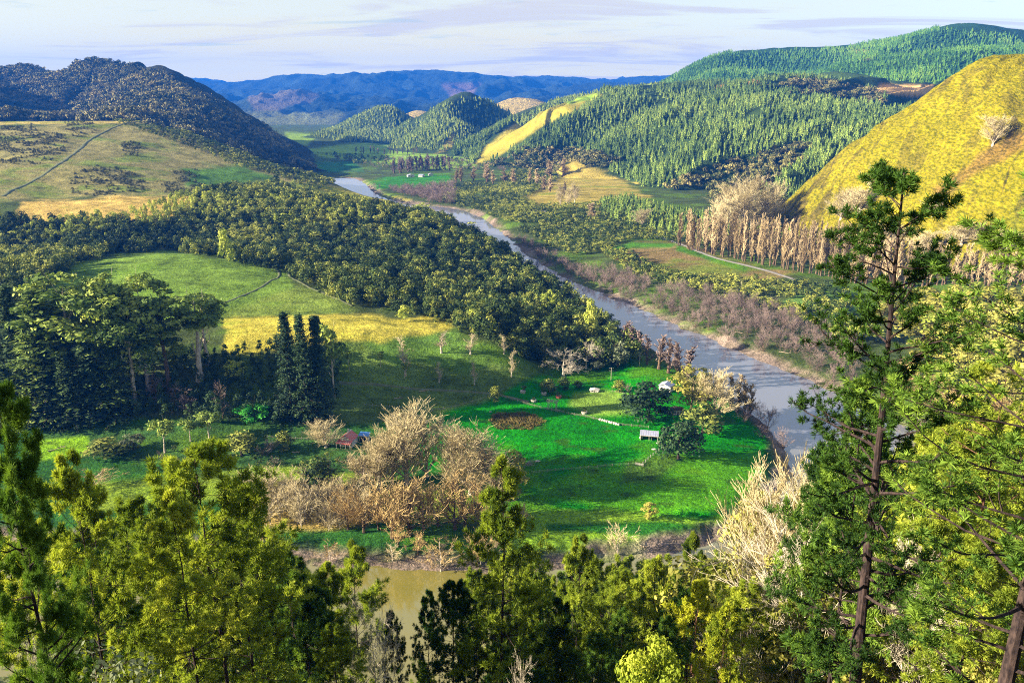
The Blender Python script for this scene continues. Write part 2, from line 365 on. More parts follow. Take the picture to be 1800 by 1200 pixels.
def grid(u0, u1, nu, Y0, Y1, nv):
    u = np.linspace(u0, u1, nu); v = np.linspace(math.log(Y0), math.log(Y1), nv)
    return np.meshgrid(u, v)
class Layer:
    def __init__(s, name, u0, u1, nu, Y0, Y1, nv, pts, shape):
        s.b = (u0, u1, nu, math.log(Y0), math.log(Y1), nv); U, Vv = grid(u0, u1, nu, Y0, Y1, nv)
        Y = np.exp(Vv); X = U * Y
        if name != 'ground':             # fit the controls after the relief is taken off, so ridges keep their place
            a = np.array(pts, float); nz = shape(a[:, 0], a[:, 1], np.zeros(len(a))); pts = np.c_[a[:, :2], a[:, 2] - nz]
        z = TPS(pts)(U, Vv)
        s.X, s.Y, s.name = X, Y, name; s.Z = shape(X, Y, z)
    def h(s, x, y):
        u0, u1, nu, v0, v1, nv = s.b
        ys = np.maximum(y, 1e-3); a = (x / ys - u0) / (u1 - u0) * (nu - 1); b = (np.log(ys) - v0) / (v1 - v0) * (nv - 1)
        ok = (a >= 0) & (a <= nu - 1.001) & (b >= 0) & (b <= nv - 1.001)
        a = np.clip(a, 0, nu - 1.001); b = np.clip(b, 0, nv - 1.001); i = a.astype(int); j = b.astype(int); a = a - i; b = b - j
        z = (s.Z[j, i] * (1 - a) + s.Z[j, i + 1] * a) * (1 - b) + (s.Z[j + 1, i] * (1 - a) + s.Z[j + 1, i + 1] * a) * b
        return np.where(ok, z, -1e4)
    def faces(s, keep=None):
        nv, nu = s.Z.shape; i = np.arange(nv * nu).reshape(nv, nu)
        F = np.stack([i[:-1, :-1], i[:-1, 1:], i[1:, 1:], i[1:, :-1]], -1)
        if keep is not None:
            k = keep[:-1, :-1] | keep[:-1, 1:] | keep[1:, 1:] | keep[1:, :-1]; F = F[k]
        return F.reshape(-1, 4)
    def build(s, name, mat, col, keep=None):
        V = np.stack([s.X, s.Y, s.Z], -1).reshape(-1, 3); F = s.faces(keep)
        us = np.unique(F); m = np.zeros(len(V), int); m[us] = np.arange(len(us))
        o = mk(name, V[us], m[F], mat, None, True, None, col.reshape(-1, 3)[us]); tag(o, kind='structure'); s.o = o; return o

gp = [Z(900,720,6),Z(1100,700,7),Z(1000,800,6),Z(1150,800,6),Z(700,790,6),Z(1250,850,4.5),Z(1000,900,4.5),Z(1250,900,4.5),Z(950,945,4),Z(1200,940,4),Z(600,870,4),Z(450,850,5),
 Z(300,850,5),Z(100,790,6),Z(620,770,7),Z(450,765,7),Z(200,745,8),Z(30,745,9),Z(1200,690,7),Z(1280,760,5.5),Z(300,930,4),Z(0,900,5),Z(-150,800,8),Z(700,940,4),
 Z(960,650,7),Z(860,690,8),Z(720,675,11),Z(600,670,13),Z(700,715,8.5),Z(600,715,9.5),Z(1100,640,7),
 Z(790,575,28),Z(700,592,28),Z(600,602,28),Z(450,612,28),Z(300,640,25),Z(150,640,25),Z(0,640,25),Z(-150,640,25),Z(850,620,20),Z(750,640,17),
 Z(500,540,29),Z(650,555,28),Z(300,448,33),Z(450,470,31),Z(560,500,30),Z(200,460,34),Z(100,500,33),Z(0,500,34),Z(380,560,30),Z(200,560,31),Z(0,560,31),Z(-150,500,36),
 Z(620,535,29),Z(740,560,28),Z(830,585,26),Z(900,620,18),Z(400,460,33),
 D(460,345,980),D(560,360,950),D(650,375,900),D(740,392,850),D(830,430,780),D(900,463,740),D(985,520,625),D(1050,575,525),D(1100,618,478),D(1135,645,450),
 D(350,420,830),D(200,430,790),D(60,430,790),D(-100,430,800),D(600,440,790),D(750,480,680),D(880,540,570),D(700,420,840),
 W(500,1120,30),W(620,1100,20),W(700,1080,12),W(780,1000,6),W(860,880,5),W(950,760,4),W(1020,660,4),W(1100,560,4),
 D(170,365,885),D(340,356,930),D(0,372,860),D(-100,380,850),D(100,345,960),D(300,343,985),D(400,350,960),
 D(0,300,1060),D(150,300,1080),D(300,300,1150),D(450,312,1200),D(0,215,1500),D(120,213,1520),D(240,216,1500),D(380,250,1430),D(480,290,1380),D(560,314,1340),D(620,332,1250),D(690,352,1130),
 D(150,260,1250),D(300,260,1330),D(-120,215,1500),D(-120,300,1060),
 W(240,1850,85),W(0,1850,90),W(-150,1850,90),W(560,1650,8),W(690,1400,5),W(400,1700,30),W(740,1200,5),
 Z(620,300,4),Z(700,320,5),Z(760,290,6),Z(800,305,7),Z(840,345,8),Z(900,355,9),Z(650,280,5),Z(560,252,6),Z(700,265,6),Z(520,240,8),Z(650,250,6),
 Z(950,382,10),Z(1050,405,10),Z(1150,405,11),Z(1100,450,8),Z(1250,472,8),Z(1400,525,8),Z(1450,560,7),Z(1350,565,5.5),Z(1200,500,7),Z(1010,430,7),Z(1550,600,8),
 Z(1600,560,11),Z(1800,560,22),Z(1600,500,13),Z(1800,480,30),Z(1180,375,13),Z(1700,700,8),Z(1800,780,9),Z(1950,850,12),Z(1950,600,30),Z(1350,440,12),Z(1450,480,10),
 W(900,4500,9),W(300,4000,10),W(1500,4000,10),W(600,4000,9),W(1500,2000,10),W(1900,2000,10),W(-100,4500,10),W(1900,4500,10),W(1500,1300,12),W(1900,1000,20),
 W(900,165,3),W(0,165,3),W(1800,165,3),W(400,240,3),W(1600,240,3),W(-150,300,5)]
def shapeG(X, Y, z):
    sd = sdist(X, Y, river_simple); nz = fbm(X / 60, Y / 60, 3, 5); s2 = fbm(X / 9, Y / 9, 9, 3)
    hill = sstep(12, 30, z)
    z = z + nz * (.5 + 2.6 * hill) + s2 * (.16 + .3 * hill)
    z = np.maximum(z, 1.2)
    d = sd + fbm(X / 14, Y / 14, 21, 4) * 5.0
    cut = .25 + .75 * sstep(-.25, .35, fbm(X / 30, Y / 30, 31, 3))      # steep cliffs here, shelving mud there
    bank = np.where(d < 0, d * .35, 0.25 + (z - .25) * np.clip(sstep(0, 5 + 14 * cut, d) * .75 + .25 * sstep(2, 30, d), 0, 1) + fbm(X / 4, Y / 4, 44, 4) * .9 * sstep(0, 3, d) * (1 - sstep(10, 22, d)))
    shapeG.sd = sd
    return np.where(d < 45, np.maximum(bank, -3), z)
LG = Layer('ground', -.92, .92, 700, 150, 5200, 900, gp, shapeG)
LG.sd = shapeG.sd
print('ground', round(time.time() - T0, 1))
def hillshape(amp, sc, seed, aniso=None, ra=0, rs_=100):
    def f(X, Y, z):
        z = z + fbm(X / sc, Y / sc, seed, 6) * amp
        if aniso:
            ax, ay = aniso; a = X * ax + Y * ay; b = -X * ay + Y * ax
            z = z + ridged(a / rs_ + fbm(X / 300, Y / 300, seed + 7, 3) * .8, b / (rs_ * 5), seed + 3, 4) * ra
        return z
    return f
LM = Layer('bush_mountain', -1.0, -.12, 330, 1500, 4600, 260,
 [D(-60,130,3300),D(0,124,3300),D(40,119,3250),D(75,137,3150),D(100,130,3000),D(135,117,2950),D(172,112,2900),D(210,127,2800),D(250,131,2700),D(278,133,2600),D(302,150,2480),
  D(300,176,2130),D(296,205,1860),D(250,176,2260),D(200,192,2200),D(140,207,2120),D(230,206,2000),D(330,162,2430),D(380,187,2330),D(420,207,2260),D(460,232,2180),D(510,264,2090),D(548,294,2000),D(590,312,1930),
  D(330,205,2000),D(380,235,1930),D(440,270,1820),D(500,300,1760),D(300,228,1760),D(0,205,2500),D(90,203,2520),D(150,186,2600),D(50,170,2850),D(110,165,2750),D(220,158,2560),
  D(400,265,1680),D(0,190,2500),D(-100,200,2300),
  W(0,4500,80),W(170,4300,90),W(300,3500,60),W(450,3200,10),W(560,2600,-40),W(640,2200,-50),W(-150,2750,345),W(-150,2420,320),W(-260,2600,390),W(-130,2200,230),W(-250,4300,200),W(620,1700,-30),W(560,1550,-20),W(400,1520,10),W(100,1600,60),W(-150,1600,60),W(700,4000,-60),W(-300,3300,300),W(-300,2000,120)],  # points left of view raise an unseen ridge added to shade these slopes
 hillshape(40, 300, 51, (.35, .93), 60, 420))
CHL = Layer('pine_hill', -.32, .10, 260, 2350, 5000, 200,
 [D(545,243,3650),D(575,232,3600),D(610,216,3500),D(650,196,3400),D(676,189,3350),D(695,200,3300),D(706,222,3300),D(600,240,3300),D(650,225,3200),D(560,252,3200),D(650,250,3050),D(720,240,2900),D(690,235,3100),
  D(665,243,3250),D(720,214,3000),D(770,190,2950),D(800,178,2900),D(832,173,2950),D(862,184,3000),D(890,196,3050),D(915,212,3050),D(800,215,2720),D(792,245,2550),D(785,262,2440),D(730,236,2920),D(690,256,2900),
  D(830,222,2900),D(860,245,2820),D(900,235,2800),D(840,265,2550),D(950,240,2900),
  W(600,4500,-30),W(800,4200,-30),W(500,4000,-20),W(700,3700,20),W(450,3500,-40),W(950,3600,-40),W(1000,3000,-30),W(780,2380,-8),W(600,2900,-20),W(900,2450,-20),W(680,2500,-20),W(500,3000,-40)],
 hillshape(9, 150, 61, (.5, .86), 16, 260))
MRL = Layer('dark_ridge', -.10, .32, 200, 2200, 4400, 140,
 [D(810,258,2420),D(845,240,2470),D(880,219,2550),D(930,196,2650),D(985,181,2750),D(1060,162,2900),D(1150,154,3000),D(1200,150,3100),D(870,262,2330),D(920,250,2350),D(980,225,2480),D(1100,190,2700),
  W(900,3300,30),W(1050,3700,60),W(800,3100,-60),W(820,2230,-20),W(1000,2230,30),W(1250,2300,60),W(1250,4000,80),W(750,2600,-60)],
 hillshape(9, 160, 66, (.5, .86), 16, 200))
GHL = Layer('golden_hill', -.22, .12, 150, 3700, 5200, 90,
 [D(700,206,4200),D(722,198,4200),D(748,195,4200),D(775,206,4200),D(868,184,4300),D(890,175,4300),D(912,172,4300),D(938,176,4200),D(960,182,4200),D(1000,196,4200),D(820,215,4200),D(900,195,4000),D(740,215,4000),D(660,230,4200),
  W(700,5000,-20),W(900,5000,-20),W(750,3750,0),W(900,3750,0),W(1000,4800,-20),W(600,4500,-40),W(820,4700,-20)],
 hillshape(8, 110, 67, (.7, .7), 16, 130))
FML = Layer('blue_mountain', -.71, .71, 620, 4900, 13600, 330,
 [D(-60,160,12000),D(200,150,12000),D(330,146,11500),D(355,142,11500),D(400,148,11500),D(440,143,11400),D(470,141,11200),D(500,133,11000),D(540,130,11000),D(580,134,11000),D(620,140,11000),D(660,136,11000),D(700,137,11000),D(740,132,11000),D(770,124,11000),D(800,132,11000),D(850,131,11200),
  D(900,137,11200),D(940,138,11500),D(980,134,11500),D(1020,138,11500),D(1060,141,11500),D(1120,135,11500),D(1160,134,11500),D(1250,140,11500),D(1500,140,12000),D(1900,140,12000),
  D(400,170,8600),D(450,182,8200),D(500,174,7600),D(560,171,7300),D(620,178,7200),D(680,176,7300),D(740,185,7500),D(550,190,6600),D(600,200,6000),D(640,205,5600),D(500,205,6000),D(430,212,6000),D(470,230,5300),D(560,225,5300),D(380,200,6500),
  D(800,172,8000),D(850,160,9200),D(900,168,8500),D(950,158,9500),D(1000,165,8800),D(1080,155,9500),D(700,160,9000),D(600,158,9300),D(450,160,9600),D(900,190,6800),D(750,200,6200),D(1000,185,6800),D(1200,160,9000),
  D(700,225,5000),D(850,215,5100),D(500,237,4950),D(1000,205,5200),D(300,220,5000),
  W(100,5000,20),W(1500,5000,60),W(600,13600,250),W(0,13600,250),W(1200,13600,250),W(1800,13600,250),W(1800,6000,80),W(-100,6000,80)],
 lambda X, Y, z: z + (ridged(X / 1500 + fbm(X / 2500, Y / 2500, 5, 3) * .6, Y / 1500, 71, 6) * 150 + fbm(X / 500, Y / 500, 77, 5) * 50 + ridged(X / 380, Y / 380, 79, 4) * 70) * sstep(4900, 6500, Y) * np.clip(.35 + np.abs(Y - 11300) / 3000, .35, 1))
BRL = Layer('forest_range', .06, .95, 380, 2000, 5200, 230,
 [D(1120,170,3700),D(1160,150,3500),D(1200,127,3400),D(1250,101,3300),D(1330,98,3300),D(1420,97,3300),D(1500,93,3250),D(1530,88,3200),D(1560,80,3150),D(1600,68,3050),D(1640,59,3000),D(1700,66,2950),D(1760,76,2900),D(1850,84,2900),D(2000,90,2900),
  D(1270,130,2950),D(1280,150,2700),D(1210,152,3000),D(1340,122,3180),D(1400,128,3120),D(1450,128,3050),D(1480,112,3050),D(1520,104,2900),D(1545,98,2820),D(1560,112,2650),D(1600,100,2880),D(1625,108,2850),D(1640,92,2700),D(1665,92,2600),D(1700,90,2500),
  D(1460,132,2700),D(1500,148,2420),D(1620,150,2250),D(1360,150,2650),D(1760,110,2400),D(1850,110,2400),D(1400,160,2400),
  W(1200,4600,150),W(1500,4800,180),W(1800,4800,200),W(1050,4000,20),W(1300,2200,120),W(1500,2050,150),W(1700,2050,180),W(1100,3000,20),W(2100,2100,180),W(2150,4500,250)],
 hillshape(10, 170, 81, (.6, .8), 16, 260))
PHL = Layer('plantation_hill', -.08, .72, 420, 1050, 3000, 330,
 [D(845,275,2120),D(880,248,2130),D(920,222,2150),D(960,196,2170),D(1010,180,2200),D(1056,166,2230),D(1100,160,2250),D(1150,156,2260),D(1250,149,2260),D(1330,143,2220),D(1400,139,2120),D(1480,146,2020),D(1560,168,1900),D(1610,180,1850),
  D(870,296,1950),D(900,312,1780),D(950,330,1620),D(1000,342,1520),D(1060,350,1430),D(1180,374,1230),D(1250,392,1130),D(1330,400,1090),
  D(950,262,1900),D(1000,235,1950),D(1100,225,1830),D(1000,285,1750),D(1050,268,1830),D(1150,200,1980),D(1120,250,1720),D(1060,300,1620),D(1130,300,1600),D(1200,245,1640),D(1300,205,1690),D(1200,300,1440),
  D(1280,290,1430),D(1350,240,1530),D(1400,200,1680),D(1450,250,1500),D(1500,200,1640),D(1560,200,1700),D(1380,300,1330),D(1450,310,1270),D(1300,340,1230),D(1400,180,1850),D(1550,230,1480),
  W(1000,2900,120),W(1300,2950,130),W(1600,2700,140),W(780,2200,-30),W(830,1700,-15),W(900,1500,-15),W(1000,1300,-15),W(1100,1100,-15),W(1400,1060,0),W(1700,1500,120),W(1800,1200,40),W(1900,2500,140),W(780,2800,-40),W(1650,1080,0)],
 hillshape(7, 120, 91, (.86, -.5), 58, 280))
YHL = Layer('grass_hill', .22, 1.0, 560, 460, 1500, 420,
 [D(1290,428,1010),D(1340,390,1000),D(1400,338,980),D(1450,293,960),D(1500,252,935),D(1560,212,905),D(1620,172,870),D(1680,132,840),D(1730,107,820),D(1790,105,800),D(1860,96,785),D(1950,80,770),D(2050,80,770),
  D(1300,448,900),D(1400,472,810),D(1500,492,735),D(1600,502,680),D(1700,502,640),D(1800,502,600),D(1950,530,530),D(1500,350,850),D(1600,300,800),D(1690,250,750),D(1800,250,690),D(1650,400,700),D(1800,380,640),D(1950,300,620),D(1950,420,570),D(1550,420,770),D(1400,410,880),
  D(1750,180,760),D(1850,180,720),W(1740,905,183),W(1830,890,178),W(1650,930,150),W(1560,985,112),W(1480,1030,78),W(1400,1070,40),W(1930,850,182),W(2050,850,185),
  W(1300,1250,-15),W(1400,1300,-10),W(1600,1280,50),W(1800,1280,90),W(2000,1400,120),W(1200,1000,-12),W(1250,850,-5),W(1400,700,-5),W(1600,560,-2),W(1800,500,0),W(2050,480,0),W(1400,1450,-10),W(1800,1450,40)],
 lambda X, Y, z: z + fbm(X / 70, Y / 70, 95, 6) * 3.6 + ridged((X * .55 - Y * .83) / 48 + fbm(X / 60, Y / 60, 98, 3) * .9, (X * .83 + Y * .55) / 150, 97, 5) * 6.5 + ridged((X * .50 - Y * .86) / 120 + fbm(X / 150, Y / 150, 92, 3) * .7, (X * .86 + Y * .50) / 420, 94, 3) * 13 + ridged((X * .62 - Y * .78) / 9 + fbm(X / 30, Y / 30, 99, 3), (X * .78 + Y * .62) / 40, 93, 3) * .45)
def near_h(x, y):
    r = 156.5 - .93 * np.maximum(y - 1.5, 0) - .05 * np.maximum(y, 0) * np.clip(-x / 80, -1, 1)
    r = r + 12 * sstep(30, 110, x) + fbm(x / 22, y / 22, 101, 5) * 3.0 * sstep(4, 18, np.abs(y) + np.abs(x))
    return np.where((y > -40) & (y < 215) & (np.abs(x) < 230), r, -1e4)
hills = [LM, CHL, MRL, GHL, FML, BRL, PHL, YHL]
def height(x, y, ls=None):
    x = np.asarray(x, float); y = np.asarray(y, float)
    z = np.maximum(LG.h(x, y), near_h(x, y))
    for l in hills: z = np.maximum(z, l.h(x, y))
    return z
def zonly(l, x, y): return l.h(np.asarray(x, float), np.asarray(y, float))
_t = np.exp(np.linspace(math.log(4), math.log(20000), 1400))
def hit(px, py):
    a = (px - 900) / FPX; b = (600 - py) / FPX
    x = a * _t; y = (CP + b * SP) * _t; z = CAMH + (b * CP - SP) * _t
    d = z - height(x, y); k = np.where(d < 0)[0]
    if not len(k): return None
    k = k[0]
    if k == 0: return x[0], y[0], z[0]
    f = d[k - 1] / (d[k - 1] - d[k]); g = lambda q: q[k - 1] + (q[k] - q[k - 1]) * f
    X, Y = g(x), g(y); return X, Y, float(height(X, Y))
def visible(P, lift=0.0):
    """which of the points (n,3) the camera sees past the land"""
    P = np.asarray(P, float); ok = np.ones(len(P), bool); C0 = np.array([0, 0, CAMH]); Q = P + np.array([0, 0, lift])
    for t in np.r_[np.linspace(.15, .9, 26), np.linspace(.91, .985, 10)]:
        S = C0 + (Q - C0) * t; ok &= height(S[:, 0], S[:, 1]) < S[:, 2] + 1.0
    return ok
print('layers', round(time.time() - T0, 1))

# ---- land cover colours (what grows there, plus sunlit strips painted brighter), laid out by outlines seen in the photograph
def cover(L, base, zones, nseed=5, nsc=1.0):
    px, py = proj(L.X, L.Y, L.Z)
    wob = fbm(L.X / 25 / nsc, L.Y / 25 / nsc, nseed, 4)
    c = np.zeros(L.Z.shape + (3,)); c[:] = base
    for poly, colr, fe, wa in zones:
        bx = [p[0] for p in poly]; by = [p[1] for p in poly]
        m = (px > min(bx) - 60) & (px < max(bx) + 60) & (py > min(by) - 60) & (py < max(by) + 60)
        s = sdist(px[m], py[m], poly) + wob[m] * wa
        k = (1 - sstep(-fe, fe, s))[:, None]; c[m] = c[m] * (1 - k) + np.array(colr) * k
    return c, px, py
GR = (.006, .165, .001)
zG = [
 ([(-100,800),(-100,740),(200,735),(520,735),(640,730),(760,700),(930,650),(1150,635),(1380,740),(1390,900),(900,990),(-100,930)], (.02,.085,.012), 8, 10),
 ([(640,780),(760,725),(880,690),(960,652),(1060,628),(1160,640),(1230,665),(1345,760),(1330,900),(1240,965),(880,960),(860,860)], GR, 5, 6),
 ([(1010,690),(1060,683),(1110,695),(1130,712),(1110,728),(1040,732),(1000,712)], (.15,.27,.04), 8, 6),
 ([(930,845),(1080,825),(1170,800),(1240,790),(1330,800),(1330,900),(1180,905),(1000,890),(950,880)], (.06,.23,.006), 10, 16),  # sunlit lower paddock, brightness painted into this zone and the next
 ([(880,905),(1000,888),(1160,905),(1320,905),(1230,960),(1000,972),(850,960)], (.16,.30,.02), 7, 14),
 ([(960,918),(1180,915),(1320,925),(1320,935),(1100,940),(960,935)], (.02,.12,.01), 5, 8),
 ([(1100,815),(1180,790),(1210,800),(1150,850),(1090,850)], (.05,.12,.015), 8, 6),
 ([(560,740),(570,650),(600,600),(790,574),(860,600),(960,650),(860,700),(760,730),(640,745)], (.085,.14,.03), 6, 8),
 ([(640,600),(790,574),(850,600),(900,640),(820,650),(700,640)], (.09,.18,.03), 8, 20),
 ([(60,745),(500,745),(640,790),(600,840),(60,800)], (.03,.085,.02), 8, 14),
 ([(50,775),(150,770),(160,800),(50,815)], (.16,.33,.01), 4, 6),
 ([(140,855),(420,830),(600,825),(860,880),(900,935),(600,900),(430,870),(140,900)], (.16,.24,.02), 8, 16),
 ([(430,850),(640,855),(650,925),(440,930)], (.25,.20,.06), 8, 14),
 ([(80,520),(120,460),(200,448),(300,442),(440,458),(500,475),(520,505),(620,540),(560,560),(380,560),(80,560)], (.12,.21,.03), 5, 6),
 ([(380,560),(530,500),(640,545),(600,555),(430,562)], (.13,.19,.035), 8, 10),
 ([(395,566),(500,556),(640,548),(740,558),(800,572),(780,580),(620,598),(450,614),(395,612)], (.36,.33,.05), 6, 16),  # sunlit stripe along the terrace edge, painted as lighter yellow grass
 ([(-100,230),(240,212),(330,240),(480,292),(690,352),(560,345),(330,345),(200,350),(-100,350)], (.20,.19,.075), 6, 10),
 ([(-100,214),(250,208),(255,216),(-100,221)], (.40,.33,.10), 2, 2),  # sunlit crest line of the pasture, light painted into the colour
 ([(320,295),(430,288),(485,315),(400,335),(330,325)], (.075,.17,.03), 8, 16),
 ([(40,356),(200,344),(350,348),(355,365),(300,390),(40,392),(30,370)], (.42,.31,.09), 4, 8),  # strip of pasture in sun, its brightness put into the colour
 ([(525,325),(600,328),(720,352),(700,362),(600,352),(525,345)], (.30,.28,.04), 4, 7),
 ([(540,262),(640,250),(770,262),(860,290),(800,300),(560,275)], (.22,.38,.04), 3, 4),
 ([(500,232),(560,236),(540,256),(510,252)], (.20,.33,.04), 3, 3),
 ([(640,322),(700,308),(790,306),(795,325),(720,332),(650,332)], (.03,.17,.015), 3, 5),
 ([(545,285),(620,285),(640,300),(560,302)], (.03,.15,.05), 3, 5),
 ([(1060,442),(1120,420),(1200,425),(1330,470),(1400,480),(1330,492),(1190,490),(1110,470)], (.17,.13,.06), 4, 8),
 ([(1060,440),(1110,424),(1190,428),(1180,434),(1110,436),(1070,447)], (.05,.16,.012), 3, 3),
 ([(1190,430),(1320,470),(1310,480),(1190,440)], (.05,.15,.012), 3, 3),
 ([(915,345),(960,322),(1010,300),(1090,318),(1140,345),(1150,375),(1040,362),(940,365)], (.30,.25,.06), 5, 10),
 ([(1380,530),(1430,510),(1500,520),(1500,545),(1420,545)], (.09,.18,.04), 5, 8),
]
cG, pxG, pyG = cover(LG, (.05, .075, .025), zG)
sd = LG.sd + fbm(LG.X / 10, LG.Y / 10, 12, 3) * 5
k = (1 - sstep(5, 12, sd))[..., None]; mud = np.array([.17, .14, .125]) * (1 + .5 * fbm(LG.X / 6, LG.Y / 2.5, 14, 4))[..., None]
cG = cG * (1 - k) + mud * k
cG = cG * 1.3
gp_ = cG[..., 1:2] > .09
mo = fbm(LG.X / 16, LG.Y / 9, 151, 5); st_ = fbm(LG.X / 22, LG.Y / 2.6, 153, 4); big_ = fbm(LG.X / 70, LG.Y / 40, 155, 4)
cG = cG * (1 + .38 * mo + .30 * st_)[..., None]
kk = (sstep(.05, .5, big_ + mo * .4) * .6)[..., None] * gp_; cG = cG * (1 - kk) + np.array([.11, .23, .008]) * kk
kk = (sstep(.28, .5, fbm(LG.X / 12, LG.Y / 7, 157, 4)) * .6)[..., None]; cG = cG * (1 - kk) + np.array([.04, .075, .012]) * kk
cG = np.clip(cG, .004, .8)
keepG = np.ones(LG.Z.shape, bool)
LG.build('ground', M['ground'], cG)
c, _, _ = cover(LM, (.035, .042, .018), [], 6)
LM.build('bush_mountains', M['forestfloor'], c, LM.Z > -8)
c, _, _ = cover(CHL, (.03, .055, .02), [([(770,268),(790,240),(800,232),(795,262),(760,272)], (.24,.22,.05), 2, 3)], 6); CHL.build('conical_hills', M['forestfloor'], c, CHL.Z > -8)
c, _, _ = cover(MRL, (.03, .05, .02), [], 6); MRL.build('shaded_ridge', M['forestfloor'], c, MRL.Z > -8)
c, _, _ = cover(GHL, (.34, .28, .09), [], 6); GHL.build('golden_hills', M['farhill'], c, GHL.Z > -8)
nzF = fbm(FML.X / 700, FML.Y / 700, 8, 4)
c, _, _ = cover(FML, (.022, .040, .03), [([(780,150),(840,150),(830,175),(790,175)], (.14,.10,.07), 4, 10), ([(430,200),(600,205),(580,235),(440,225)], (.09,.11,.04), 5, 30), ([(440,170),(560,165),(540,185),(450,190)], (.10,.09,.06), 3, 25)], 9, 30)
c = c * (1 + .6 * nzF)[..., None]
FML.build('blue_mountains', M['farhill'], c, FML.Z > -10)
c, _, _ = cover(BRL, (.025, .07, .015), [([(1500,85),(1540,92),(1530,104),(1500,104)], (.25,.2,.06), 3, 4)], 7); BRL.build('forest_range', M['forestfloor'], c, BRL.Z > 10)
zP = [([(1045,160),(1060,168),(1012,194),(968,214),(908,252),(868,280),(835,287),(858,255),(900,222),(950,195),(1000,178)], (.33,.30,.04), 3, 4),
      ([(985,176),(1056,163),(1040,175),(1000,183)], (.20,.34,.03), 3, 3),
      ([(1255,140),(1330,140),(1340,150),(1260,154)], (.42,.24,.08), 3, 3), ([(1545,148),(1640,150),(1640,168),(1580,168),(1540,160)], (.60,.40,.16), 3, 3),
      ([(915,345),(960,315),(1010,280),(1080,310),(1130,330),(1150,372),(1040,352),(940,352)], (.36,.30,.07), 6, 12)]
c, _, _ = cover(PHL, (.03, .06, .018), zP, 7); PHL.build('plantation_hill', M['forestfloor'], c, PHL.Z > -6)
gul = np.clip(ridged((YHL.X * .55 - YHL.Y * .83) / 60, (YHL.X * .83 + YHL.Y * .55) / 260, 131, 3), -1, 1)
c, _, _ = cover(YHL, (.185, .17, .007), [([(1300,430),(1380,380),(1480,440),(1400,470)], (.12,.14,.015), 20, 30), ([(1640,330),(1690,300),(1740,260),(1800,225),(1800,260),(1740,290),(1680,330),(1650,345)], (.17,.115,.03), 8, 14)], 8)
pt = fbm(YHL.X / 18, YHL.Y / 18, 133, 5)
kk = (sstep(.18, .38, pt) * .55)[..., None]; c = c * (1 - kk) + np.array([.08, .07, .015]) * kk
kk = (sstep(.35, .6, fbm(YHL.X / 90, YHL.Y / 90, 137, 4) + .2) * .6)[..., None]; c = c * (1 - kk) + np.array([.12, .14, .012]) * kk
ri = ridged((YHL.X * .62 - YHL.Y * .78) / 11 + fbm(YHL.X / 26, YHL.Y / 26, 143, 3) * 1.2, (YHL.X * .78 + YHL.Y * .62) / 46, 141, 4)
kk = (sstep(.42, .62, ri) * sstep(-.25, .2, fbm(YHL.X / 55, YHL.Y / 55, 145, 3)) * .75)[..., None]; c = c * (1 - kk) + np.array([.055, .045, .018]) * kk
YHL.build('golden_hillside', M['gold'], c, YHL.Z > 0)
# near slope under the lookout
xs = np.linspace(-230, 230, 330); ys = np.linspace(-38, 212, 190); Xn, Yn = np.meshgrid(xs, ys); Zn = near_h(Xn, Yn)
i = np.arange(Zn.size).reshape(Zn.shape); F = np.stack([i[:-1, :-1], i[:-1, 1:], i[1:, 1:], i[1:, :-1]], -1)
kz = (Zn > -4); F = F[(kz[:-1, :-1] | kz[1:, 1:])].reshape(-1, 4)
cn = np.zeros(Zn.shape + (3,)); cn[:] = (.05, .045, .02); cn *= (1 + .6 * fbm(Xn / 6, Yn / 6, 15, 4))[..., None]
tag(mk('near_slope', np.stack([Xn, Yn, Zn], -1).reshape(-1, 3), F, M['slope'], None, True, None, cn.reshape(-1, 3)), kind='structure')
# the plain that carries everything to the horizon
n_ = 48; an = np.linspace(0, 2 * math.pi, n_, endpoint=False); Vp = [(0, 6300, -6)] + [(r * math.cos(a), 6300 + r * math.sin(a) * .72, -6) for r in (4500, 9600) for a in an]
Fp = [(0, 1 + i, 1 + (i + 1) % n_) for i in range(n_)]; Fq = [(1 + i, 1 + n_ + i, 1 + n_ + (i + 1) % n_, 1 + (i + 1) % n_) for i in range(n_)]
tag(mk('plain', Vp, [np.array(Fp), np.array(Fq)], M['farhill'], col=np.tile((.04, .06, .03), (len(Vp), 1))), kind='structure')
# water
m, nt, p, o = newmat('river_water')
g = N(nt, 'ShaderNodeNewGeometry'); sx = N(nt, 'ShaderNodeSeparateXYZ'); nt.links.new(g.outputs['Position'], sx.inputs[0])
nr = math_(nt, 'MULTIPLY_ADD', sx.outputs[1], 1 / 130.0, -240 / 130.0, clamp=True)
nt.links.new(mixc(nt, nr, (.185, .165, .035), (.16, .165, .21)), p.inputs['Base Color'])
sk(p, 'Roughness', .07); sk(p, 'Specular IOR Level', .5); sk(p, 'IOR', 2.3)
tcn = N(nt, 'ShaderNodeTexCoord'); mp = N(nt, 'ShaderNodeMapping'); nt.links.new(tcn.outputs['Object'], mp.inputs[0]); mp.inputs['Scale'].default_value = (1, .6, 1); mp.inputs['Rotation'].default_value = (0, 0, R(25))
n1 = noise(nt, .5, 4, .55, .6, mp.outputs[0]); n2 = noise(nt, .03, 3, .5, .5, mp.outputs[0])
b = N(nt, 'ShaderNodeBump'); sk(b, 'Strength', .22); sk(b, 'Distance', .06)
nt.links.new(math_(nt, 'MULTIPLY', n1, math_(nt, 'MULTIPLY_ADD', n2, 1.6, -.3, clamp=True)), b.inputs['Height']); nt.links.new(b.outputs[0], p.inputs['Normal'])
Lr = LG; kr = LG.sd < 14
ii = np.arange(kr.size).reshape(kr.shape)[::3, ::3]; krs = kr[::3, ::3]
